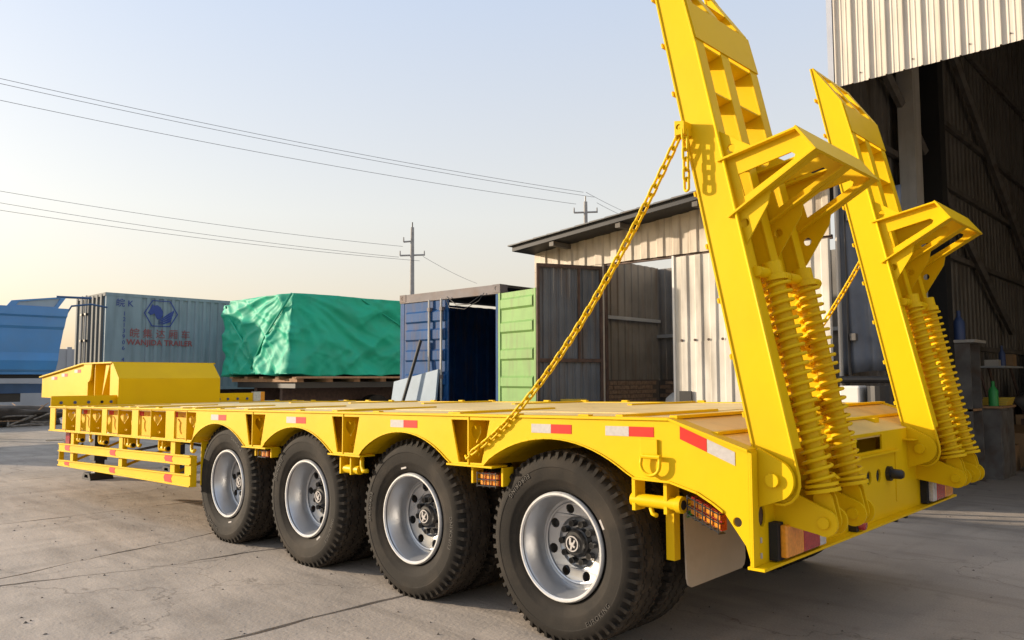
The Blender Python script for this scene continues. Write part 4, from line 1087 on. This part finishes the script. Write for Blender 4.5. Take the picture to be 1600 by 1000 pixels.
# things seen low between the ramps: a bench with a white box and a dark tank
bn = thing("workbench", (-.15, 5.3, 0), "dark bench outside the hall corner, below the curtain", "bench")
MB().box(-.50, .2, 5.1, 5.5, 1.10, 1.16).obj("top", BLK, bn)
for x in (-.48, .12):
    for y in (5.13, 5.43): MB().box(x, x+.05, y, y+.05, 0, 1.10).obj("leg", BLK, bn)
o = MB().box(-.38, -.16, 5.15, 5.4, 1.161, 1.385).obj("white_box", WHITEP); bv = o.modifiers.new("b", 'BEVEL'); bv.width = .02; bv.segments = 2
tag(o, "white plastic box on the bench between the two ramps", "box")
tag(MB().tube([(.01, 5.28, 1.161), (.01, 5.28, 1.385)], .14, 18).obj("dark_drum", BLK), "dark drum on the bench beside the white box", "drum")

# clutter inside the hall (x close to the left wall)
WORN = mat("worn_board", (.16, .15, .14), .8, var=.4, scale=4, dirt=(.09, .06, .04), dirt_amt=.8, dirt_scale=5)
cab = thing("cabinet", (.15, 9.9, 0), "worn grey wooden cabinet against the dark hall wall", "cabinet")
MB().box(-.30, .20, 9.6, 10.4, 0, 1.02).obj("body", WORN, cab)
MB().box(-.33, .24, 9.55, 10.45, 1.022, 1.05).obj("top", WOOD, cab)
MB().box(.2005, .215, 9.63, 9.98, .05, .98).obj("door", WORN, cab); MB().box(.2005, .215, 10.0, 10.37, .05, .98).obj("door", WORN, cab)
shf = thing("shelf_unit", (-.1, 9.0, 0), "pale narrow shelf unit behind the far ramp springs", "shelf")
MB().box(-.34, -.31, 8.75, 9.3, 0, 1.95).obj("side", WORN, shf); MB().box(-.34, .12, 8.72, 9.35, 1.952, 1.99).obj("top", ALU, shf)
MB().box(-.31, .05, 9.27, 9.3, 0, 1.95).obj("side", WORN, shf); MB().box(-.31, .05, 8.75, 8.78, 0, 1.95).obj("side", WORN, shf); MB().box(-.31, .05, 8.75, 9.26, 1.0, 1.03).obj("shelf", WOOD, shf)
def bottle(name, material, c, r, h, label):
    m = MB(); m.tube([(c[0], c[1], c[2]), (c[0], c[1], c[2]+h*.62), (c[0], c[1], c[2]+h*.75), (c[0], c[1], c[2]+h*.8), (c[0], c[1], c[2]+h)], [r, r, r*.55, r*.35, r*.35], 14)
    tag(m.obj(name, material, smooth=True, auto=50), label, "bottle")
bottle("green_bottle", GREENP, (.10, 9.72, 1.051), .065, .36, "green plastic bottle on the worn cabinet in the hall")
bottle("blue_bottle", BLUEP, (-.12, 8.95, 1.991), .075, .42, "blue bottle on top of the pale shelf unit in the hall")
pk = MB()
for i in range(4): pk.box(-.15+.02*i, .2+.015*i, 10.0, 10.42-.02*i, 1.051+.03*i, 1.078+.03*i)
tag(pk.obj("paper_stack", YPACK), "pile of yellow and brown packets on the worn cabinet", "packets")
cb = thing("cardboard_box", (.2, 12.2, 0), "open cardboard box on the hall floor by the wall", "box")
MB().box(-.2, .55, 11.7, 12.5, .0, .55).obj("body", CARD, cb)
MB().hexa([(.55, 11.7, .54), (.55, 12.5, .54), (.56, 12.5, .54), (.56, 11.7, .54)], [(.80, 11.7, .42), (.80, 12.5, .42), (.81, 12.5, .43), (.81, 11.7, .43)]).obj("flap", CARD, cb)
MB().hexa([(-.2, 11.7, .551), (.55, 11.7, .551), (.55, 11.69, .55), (-.2, 11.69, .55)], [(-.2, 11.5, .70), (.55, 11.5, .70), (.55, 11.49, .70), (-.2, 11.49, .70)]).obj("flap", CARD, cb)
cb2 = MB().box(-.25, .45, 12.9, 13.6, 0, .8); tag(cb2.obj("carton", CARD), "closed brown carton behind the open cardboard box", "box")
blob("rag_heap", CLOTH, (.15, 13.2, .801), (.35, .4, .35), "heap of pale rags lying on the brown carton in the hall", "rags", 5, rough=.5)
blob("rag_bundle", CLOTH, (.35, 11.1, 0), (.16, .18, .14), "small grey rag bundle on the hall floor by the cabinet", "rags", 12, rough=.5)
dk = MB().box(-.3, .5, 14.0, 17.5, 0, 1.1); tag(dk.obj("machine_bed", BLK), "dark machine bed along the wall deep in the hall", "machine")
blob("dark_heap", DARKS, (.2, 15.2, 1.1), (.4, 1.2, .5), "dark heap of scrap on the machine bed", "scrap", 15, rough=.5)
shl = MB().box(-.38, .0, 11.0, 12.4, 1.62, 1.65); tag(shl.obj("wall_shelf", GREYB), "thin shelf on the dark hall wall above the boxes", "shelf")
bottle("spray_bottle", BLUEP, (-.15, 11.6, 1.651), .05, .34, "small blue spray bottle on the thin wall shelf")
tag(MB().box(-.3, -.1, 11.1, 11.25, 1.651, 1.75).obj("tin", ALU), "small pale tin on the thin wall shelf", "tin")
tag(MB().tube([(.45, 10.35, .03), (.62, 10.55, .03)], .03, 8).obj("white_tube", WHITEP), "short white tube lying on the floor by the cabinet", "tube")

random.seed(5)
spots_ = [("rusty pipe offcut leaning on the hall wall", 10.7), ("dark rod leaning on the hall wall beyond the cabinet", 11.3), ("thin bar leaning on the wall over the cardboard box", 12.9)]
for lab, y in spots_:
    tag(MB().tube([(.05, y, 0), (-.36, y+.3, 1.5+.2*random.random())], .022, 8).obj("leaning_pipe", RUST), lab, "pipe")
for i, (x, y, z, sx, sy, sz, mt, lab) in enumerate([(-.2, 10.9, 0, .3, .35, .4, CARD, "small carton on the floor between cabinet and open box"), (.0, 12.0, .551, .35, .4, .22, RUST, "rusty tray of parts on top of the open cardboard box"),
        (-.2, 11.9, 1.652, .14, .3, .2, CARD, "brown carton at the far end of the thin wall shelf"), (.5, 13.7, 0, .5, .5, .45, WORN, "grey crate on the hall floor past the cartons"), (.45, 14.6, 0, .4, .6, .3, RUST, "rusty box of scrap beside the machine bed")]):
    tag(MB().box(x, x+sx, y, y+sy, z, z+sz).obj("storage_box", mt), lab, "box")
blob("rubble_heap", DARKS, (.35, 12.85, 0), (.4, .5, .28), "low heap of dark rubble and offcuts on the hall floor", "rubble", 31, rough=.7)
# ================================================================= GREEN TARPED LOAD
TP = thing("flatbed", (-17.5, 9.5, 0), "dark flatbed trailer standing under the green tarped load", "trailer")
tx0, tx1, ty0, ty1 = -18.85, -15.45, 7.5, 12.8
MB().box(tx0+.1, tx1-.15, ty0+.2, ty1+6, 1.22, 1.38).obj("bed", BLK, TP)
for x in (tx0+.9, tx1-1.1): MB().box(x, x+.14, ty0+.3, ty1+6, .85, 1.22).obj("beam", RUST, TP)
FW = None
for yy in (10.5, 11.8, 16.0, 17.3):
    for x in (tx1-.45, tx0+.35):
        if FW is None:
            o = MB().tube([(x-.15, yy, .5), (x+.15, yy, .5)], .5, 24).obj("wheel", RUB, TP, smooth=True, auto=40); FW = o.data
        else: link("wheel", FW, (x, yy, 0), TP)
m = thing("timber_pallet", (-17.4, 10, 1.38), "row of timber bearers under the green tarped load", "timber")
for i in range(6):
    MB().box(tx0-.05, tx1+.10, ty0+.1+i*.9, ty0+.3+i*.9, 1.381, 1.475).obj("bearer", WOOD, m)
for i in range(5):
    MB().box(tx0+.1+i*.85, tx0+.3+i*.85, ty0-.05, ty1, 1.476, 1.53).obj("runner", WOOD, m)
bm = bmesh.new(); bmesh.ops.create_cube(bm, size=1); bmesh.ops.subdivide_edges(bm, edges=bm.edges, cuts=70, use_grid_fill=True)
cx_, cy_, cz_ = (tx0+tx1)/2, (ty0+ty1)/2, (1.56+3.72)/2
for v in bm.verts:
    p = v.co.copy(); x, y, z = p.x*2, p.y*2, p.z*2       # -1..1
    X = cx_+p.x*(tx1-tx0); Y = cy_+p.y*(ty1-ty0); Z = cz_+p.z*(3.72-1.56)
    nx = x if abs(abs(x)-1) < .001 else 0; ny = y if abs(abs(y)-1) < .001 else 0; nz = z if abs(z-1) < .001 else 0
    q = Vector((X, Y, Z))
    if ny: u_, w_ = X-tx1, Z-3.7
    else: u_, w_ = Y-ty0, Z-3.7
    fold = 0
    # long creases running down from the top near corner, plus broad billows
    ang = atan2(-w_+.25, abs(u_)+.25)
    rad_ = sqrt(u_*u_+w_*w_)
    k_ = 1.45 if ny else 2.0
    fold += k_*.055*(1-2*abs(noise.noise(Vector((ang*5.5, rad_*.35, 1+ny)))))*min(1, rad_)
    fold += k_*.06*noise.noise(Vector((X*.9, Y*.9, Z*.8)))+.05*(1-2*abs(noise.noise(Vector((X*.8+3, Y*.8+Z*.5, Z*.9-Y*.4)))))
    fold += k_*.05*(1-2.2*abs(noise.noise(Vector((X*1.1+Z*.9, Y*1.0-Z*.8, Z*.5+4)))))
    fold += .04*max(0, .35-abs(noise.noise(Vector((X*1.3+Z*1.2+5, Y*1.3-Z*1.0, Z*.6)))))**2*8+.03*max(0, .3-abs(noise.noise(Vector((X*1.2-Z*1.6, Y*1.4+Z*1.8+2, Z*.4)))))**2*9
    fold += .018*(1-2*abs(noise.noise(Vector((X*2+Z*2, Y*1.6+Z*1.9, Z*1.0)))))
    d = fold; r1 = .3; r3_ = 0
    fl = max(0, (-z-.6))*.5           # hem flares and gathers
    d += fl*(.2+.35*noise.noise(Vector((X*4, Y*4, 0))))
    top_in = max(0, z-.0)*.0
    if abs(x) > .999 or abs(y) > .999:
        lean = -.12*(z+1)/2*0
        X += nx*(d+lean); Y += ny*(d+lean)
    if nz: Z += .05*r1-.05*(1-abs(x))*(abs(x))+.02*r3_; 
    if z < -.999: Z += .10*noise.noise(Vector((X*1.5, Y*1.5, 2)))+(.16*noise.noise(Vector((X*.6, Y*.6, 7))))
    # corner tapers on the left (far) side slope slightly
    if z > .9 and x < -.9: Z -= .12
    v.co = (X-cx_, Y-cy_, Z-1.56)
for f_ in bm.faces: f_.smooth = True
me = bpy.data.meshes.new("tarp"); bm.to_mesh(me); bm.free(); me.materials.append(TARP)
TC = bpy.data.objects.new("tarped_load", me); COL.objects.link(TC); place(TC, (cx_, cy_, 1.56))
tag(TC, "big box shaped load wrapped in wrinkled green tarpaulin", "load")
def rope(pts, r=.012): o = MB().tube(pts, r, 6).obj("rope", mat("rope_grey", (.05, .2, .13), .8) if False else TARP, TC, smooth=True)
rope([(tx1+.13, ty0-.12, 3.7), (tx1-1.2, ty0-.14, 2.6), (tx0+1.5, ty0-.14, 1.75)], .03)
rope([(tx0+.0, ty0-.13, 3.35), (tx0+1.2, ty0-.16, 2.4), (tx0+1.6, ty0-.16, 1.9)], .03)
rope([(tx1+.13, 9.6, 3.7), (tx1+.15, 11.0, 3.0), (tx1+.14, 12.6, 2.7)], .02)

# ================================================================= GREY CONTAINER TRAILER
GC = thing("box_trailer", (-22.5, 11, 0), "blue grey corrugated container trailer with horse emblem behind the tarped load", "trailer")
gx0, gx1, gy0, gy1, gz0, gz1 = -23.75, -21.30, 4.88, 17.2, 1.22, 4.0
MB().box(gx0+.03, gx1-.03, gy0+.03, gy1, gz0, gz1-.02).obj("core", GREYC, GC)
MB().box(gx1-.029, gx1+.01, gy0, gy0+1.02, gz0, gz1-.05).obj("flat_panel", GREYC, GC)
y = gy0+1.03; SHM = None
while y < gy1-.1:
    o = ribbed(MB(), y, y+.998, gz0+.02, gz1-.08, gx1-.02, .035, .25, 'x', -1).obj("side_sheet", GREYC, GC) if SHM is None else link("side_sheet", SHM.data, (WL[SHM.name].x, y+.499, WL[SHM.name].z), GC)
    if SHM is None: SHM = o
    y += 1.0
MB().box(gx1-.05, gx1+.02, gy0-.01, gy1, gz1-.09, gz1).obj("top_rail", GREYC, GC)
MB().box(gx1-.05, gx1+.02, gy0-.01, gy1, gz0-.08, gz0+.02).obj("bottom_rail", GREYC, GC)
for i in range(7):
    x = gx0+.05+i*.34
    MB().box(x, x+.12, gy0-.04, gy0+.029, gz0, gz1-.04).obj("end_rib", GREYE, GC)
MB().box(gx0, gx1, gy0-.02, gy0+.028, gz0, gz0+.12).box(gx0, gx1, gy0-.02, gy0+.028, gz1-.1, gz1).obj("end_rail", GREYE, GC)
for x in (gx0+.75, gx0+1.1):
    b_ = MB().tube([(x, gy0-.09, gz0), (x, gy0-.09, gz1)], .025, 8).obj("locking_bar", ALU, GC)
    for z in (1.8, 2.6, 3.4): MB().box(x-.06, x+.06, gy0-.12, gy0-.03, z, z+.06).obj("bar_bracket", BLK, b_)
MB().box(gx0+.4, gx1-.4, gy0+.5, gy1, .85, 1.13).obj("chassis", RUST, GC)
GW = None
for yy in (7.0, 8.3, 9.6, 15.5):
    for x in (gx1-.35, gx0+.3):
        if GW is None: o = MB().tube([(x-.15, yy, .5), (x+.15, yy, .5)], .5, 24).obj("wheel", RUB, GC, smooth=True, auto=40); GW = o.data
        else: link("wheel", GW, (x, yy, 0), GC)
for yy in (6.1, 10.6, 13): MB().box(gx1-.1, gx1+.02, yy, yy+.16, gz0-.15, gz0-.085).obj("twist_lock", RUST, GC)
# lettering and emblem on the +x face: text x -> world +y, up -> z
def TM(y, z, x=gx1+.024): return Matrix(((0, 0, 1, x), (1, 0, 0, y), (0, 1, 0, z), (0, 0, 0, 1)))
YT = 6.47
text_obj("\u7696 \u96c6 \u8fbe \u53a2 \u8f66", .30, LOGOR, "lettering", GC, TM(YT, 2.82) , .002)
text_obj("WANJIDA TRAILER", .235, LOGOR, "lettering", GC, TM(YT, 2.56), .002, .004)
def logo(pts, nm="emblem"):
    MB().prism([(YT-.02+.66*y_, 3.46+.95*z_) for y_, z_ in pts], gx1+.020, gx1+.026, axis='x').obj(nm, LOGOB, GC)
hexo = [(-.78, 0), (-.42, .42), (.42, .42), (.78, 0), (.42, -.42), (-.42, -.42)]; hexi = [(a*.93, b*.93) for a, b in hexo]
MB().prism([(YT+.66*a, 3.46+.95*b) for a, b in hexo], gx1+.020, gx1+.026, axis='x', holes=[[(YT+.66*a, 3.46+.95*b) for a, b in hexi]]).obj("emblem", LOGOB, GC)
logo([(-.58, .0), (-.50, .1), (-.42, .2), (-.36, .30), (-.30, .24), (-.16, .27), (0, .2), (.12, .06), (.1, -.08), (.0, -.16), (-.12, -.2), (-.2, -.12), (-.28, .0), (-.36, -.04), (-.48, -.06), (-.5, -.02)])
for k in range(4):
    a = [(-.10-.02*k+.0, -.22-.035*k), (.1, -.13-.06*k), (.34, .0-.075*k), (.62-.04*k, .13-.10*k), (.62-.05*k, .04-.10*k), (.32, -.07-.075*k), (.1, -.18-.055*k)]
    logo(a)
for k, ch_ in enumerate("\u4ea4\u4ed8\u5b89\u5168\u8f66\u8f86"): pass
text_obj("\u7696 K", .26, LOGOB, "lettering", GC, TM(gy0+.52, 3.70), .002)
for k in range(12): text_obj("1213906 48710"[k], .17, LOGOB, "lettering", GC, TM(gy0+.52, 3.40-.17*k), .002) if "1213906 48710"[k] != " " else None

# ================================================================= BLUE DUMP TRAILER
DT = thing("dump_trailer", (-20.6, 0, 0), "sky blue dump trailer with an open topped body at the far left", "trailer")
bx0, bx1, by0, by1 = -22.0, -19.5, -3.4, 3.35
secs = [(1.62, .16), (1.72, .02), (1.95, -.02), (2.15, .04), (2.75, .04), (2.82, .0), (3.05, .0), (3.10, -.05), (3.30, -.05), (3.30, .05)]
def body_side(sgn, xf):
    m = MB(); vs = []; fs = []
    for ya in (by0, by1-.0):
        for z, o in secs:
            end = .0 if ya == by0 else (.18-(z-1.62)*.02)
            vs.append((xf-sgn*o, ya-(0 if ya == by0 else .25*(1-(z-1.62)/1.7)), z)); vs.append((xf-sgn*(o+.06), ya-(0 if ya == by0 else .25*(1-(z-1.62)/1.7)), z))
    n = len(secs)*2
    for i in range(len(secs)-1):
        a = 2*i; fs += [(a, a+2, n+a+2, n+a), (a+1, n+a+1, n+a+3, a+3), (a, a+1, a+3, a+2), (n+a, n+a+2, n+a+3, n+a+1)]
    fs += [(0, n, n+1, 1), (n-2, n-1, 2*n-1, 2*n-2)]
    return m.add(vs, fs)
body_side(1, bx1).obj("body_side", BLUED, DT); body_side(-1, bx0).obj("body_side", BLUED, DT)
MB().box(bx0+.1, bx1-.1, by0, by1-.3, 1.60, 1.68).obj("floor", BLUED, DT)
MB().box(bx0+.08, bx1-.08, by1-.32, by1-.25, 1.62, 3.3).obj("tailgate", BLUED, DT)
MB().box(bx0+.08, bx1-.08, by0, by0+.08, 1.62, 3.5).obj("headboard", BLUED, DT)
for y in (-2.6, -.9, .8): MB().box(bx1-.04, bx1+.03, y, y+.12, 1.9, 3.1).obj("side_stake", BLUED, DT)
# raised frame with a pale sheet at the rear corner
MB().prism([(1.95, 3.30), (2.05, 3.44), (3.30, 3.62), (3.10, 3.30)], bx1-.02, bx1+.02, axis='x', holes=[[(2.15, 3.33), (2.22, 3.42), (3.15, 3.56), (3.02, 3.33)]]).obj("canopy_frame", BLUED, DT)
MB().prism([(2.12, 3.32), (2.2, 3.43), (3.18, 3.57), (3.03, 3.32)], bx1-.012, bx1-.006, axis='x').obj("canopy_sheet", PALEB, DT)
MB().tube([(bx1, 3.05, 3.60), (bx1, 3.9, 3.62)], .03, 8).obj("tail_arm", BLUEDD, DT)
MB().tube([(bx1, 3.3, 3.15), (bx1, 3.42, 3.38), (bx1, 3.9, 3.46), (bx1, 4.3, 3.4)], .025, 8).obj("tail_arm", BLUEDD, DT)
for x in (bx0+.5, bx1-.75): MB().prism([(-4, 1.12), (3.0, 1.12), (3.0, 1.36), (-4, 1.40)], x, x+.2, axis='x').obj("chassis_beam", BLUEDD, DT)
MB().box(bx0+.15, bx1-.15, by0+.2, by1-.5, 1.50, 1.595).obj("underframe", BLK2, DT)
for y in (-3.6, -2.3):
    for x in (bx0+.1, bx1-.4):
        MB().tube([(x, y, .52), (x+.3, y, .52)], .52, 28).obj("wheel", RUB, DT, smooth=True, auto=40)
for x in (bx0+.55, bx1-.7): MB().box(x, x+.12, 1.0, 1.12, 0, 1.12).obj("landing_leg", BLK, DT)
for x in (bx0+.6, bx1-.65): MB().box(x-.02, x+.02, 2.0, 2.5, .9, 1.15).obj("bracket", BLK, DT)

# ================================================================= BOUNDARY WALL, JUNK, POLES, WIRES
BW = thing("boundary_wall", (-41, 10, 0), "pale grey concrete boundary wall beyond the parked trailers", "wall")
y = -34; WPM = None
while y < 70:
    if WPM is None: o = MB().box(-41.1, -41, y, y+3.96, 0, 3.0).obj("wall_panel", WALLM, BW); WPM = o
    else: link("wall_panel", WPM.data, (-41.05, y+1.98, 0), BW)
    y += 4
y = -34; PST = None
while y < 70:
    if PST is None: o = MB().box(-41.16, -40.94, y-.12, y+.1, 0, 3.1).obj("post", WALLM, BW); PST = o
    else: link("post", PST.data, (-41.05, y-.01, 0), BW)
    y += 4
# stick heap
JK = thing("brush_heap", (-25.6, 2.5, 0), "low heap of dry branches and earth below the blue dump trailer", "heap")
blob("earth", SOIL, (-25.7, 1.6, 0), (.9, 3.6, .42), None, None, 21, 4, .35, JK)
random.seed(11)
for i in range(70):
    x = random.uniform(-26.2, -24.3); y = random.uniform(-1.6, 4.6); a = random.uniform(0, pi); L = random.uniform(.3, 1.3); e = random.uniform(-.1, .45); z = random.uniform(.02, .62)*(1-abs(x+25.6)/1.6)
    z = max(.04, z); r = random.uniform(.012, .04)
    p0 = Vector((x, y, z)); d = Vector((cos(a)*cos(e), sin(a)*cos(e), abs(sin(e))))
    mid = p0+d*L*.5+Vector((random.uniform(-.08, .08), random.uniform(-.08, .08), random.uniform(-.03, .06)))
    MB().tube([p0, mid, p0+d*L], [r, r*.8, r*.5], 5).obj("branch", STICK if i % 3 else WOOD, JK)

def pole(name, x, y, h, arms, label):
    P = thing(name, (x, y, 0), label, "pole", "electricity poles behind the yard")
    MB().tube([(x, y, 0), (x, y, h*.6), (x, y, h)], [.17, .14, .10], 14).obj("shaft", POLEM, P, smooth=True, auto=40)
    for z, l, side in arms:
        d = Vector((.7252, .6885, 0))
        a = Vector((x, y, z))-d*(l if side != 1 else 0); b = Vector((x, y, z))+d*(l if side != -1 else 0)
        c = MB().tube([a, b+Vector((0, 0, .04))], .05, 6).obj("crossarm", POLEM, P)
        for e in (a, b):
            if (e-Vector((x, y, z))).length > .2: MB().tube([e, e+Vector((0, 0, .28))], [.045, .03], 7).obj("insulator", POLEM, c)
    MB().tube([(x, y, h), (x, y, h+.3)], .035, 6).obj("pin", BLK, P)
def WP(X, Z): return (CAM.x+.7252*X-.6885*Z, CAM.y+.6885*X+.7252*Z)
p1 = WP((643-800)/1225*45, 45); p2 = WP((917-800)/1225*42, 42)
pole("power_pole", p1[0], p1[1], 10.2, [(8.55, .70, 0), (9.35, .5, -1)], "distant thin utility pole rising above the blue container")
pole("power_pole", p2[0], p2[1], 11.0, [(10.4, .62, 0)], "utility pole rising behind the shed roof")
def wire(a, b, sag, label):
    a, b = Vector(a), Vector(b); pts = []
    for i in range(25):
        t = i/24; p = a.lerp(b, t); p.z -= sag*4*t*(1-t); pts.append(p)
    tag(MB().tube(pts, .011, 5).obj("power_line", WIREM, smooth=True), label, "wire", "overhead power lines")
def zat(v, Z): return CAM.z+(594-v)/1225*Z
# three wires to the nearer pole, from a point off to the left
for (vl, vr, ur, lab) in ((70, 301, 914, "uppermost overhead line running to the pole behind the shed"), (79, 309, 931, "second overhead line just under the uppermost one"), (108, 320, 902, "third overhead line of the upper set, lower and apart")):
    a = WP((-200-800)/1225*30, 30); b = WP((ur-800)/1225*42, 42)
    wire((a[0], a[1], zat(vl, 30)), (b[0], b[1], zat(vr, 42)), .35, lab)
for (vl, vr, ur, lab) in ((262, 387, 628, "highest of the faint lines running to the distant pole"), (281, 404, 622, "middle one of the faint lines running to the distant pole"), (296, 410, 655, "lowest of the faint lines running to the distant pole")):
    a = WP((-200-800)/1225*36, 36); b = WP((ur-800)/1225*45, 45)
    wire((a[0], a[1], zat(vl, 36)), (b[0], b[1], zat(vr, 45)), .3, lab)
for (v0, u0, v1, u1, Z, lab) in ((301, 918, 345, 1010, 42, "short overhead line going right from the nearer pole"), (318, 935, 352, 1010, 42, "short lower line going right from the nearer pole"), (403, 660, 446, 745, 45, "thin line going right and down from the distant pole")):
    a = WP((u0-800)/1225*Z, Z); b = WP((u1-800)/1225*(Z+14), Z+14)
    wire((a[0], a[1], zat(v0, Z)), (b[0], b[1], zat(v1, Z+14)), .1, lab)
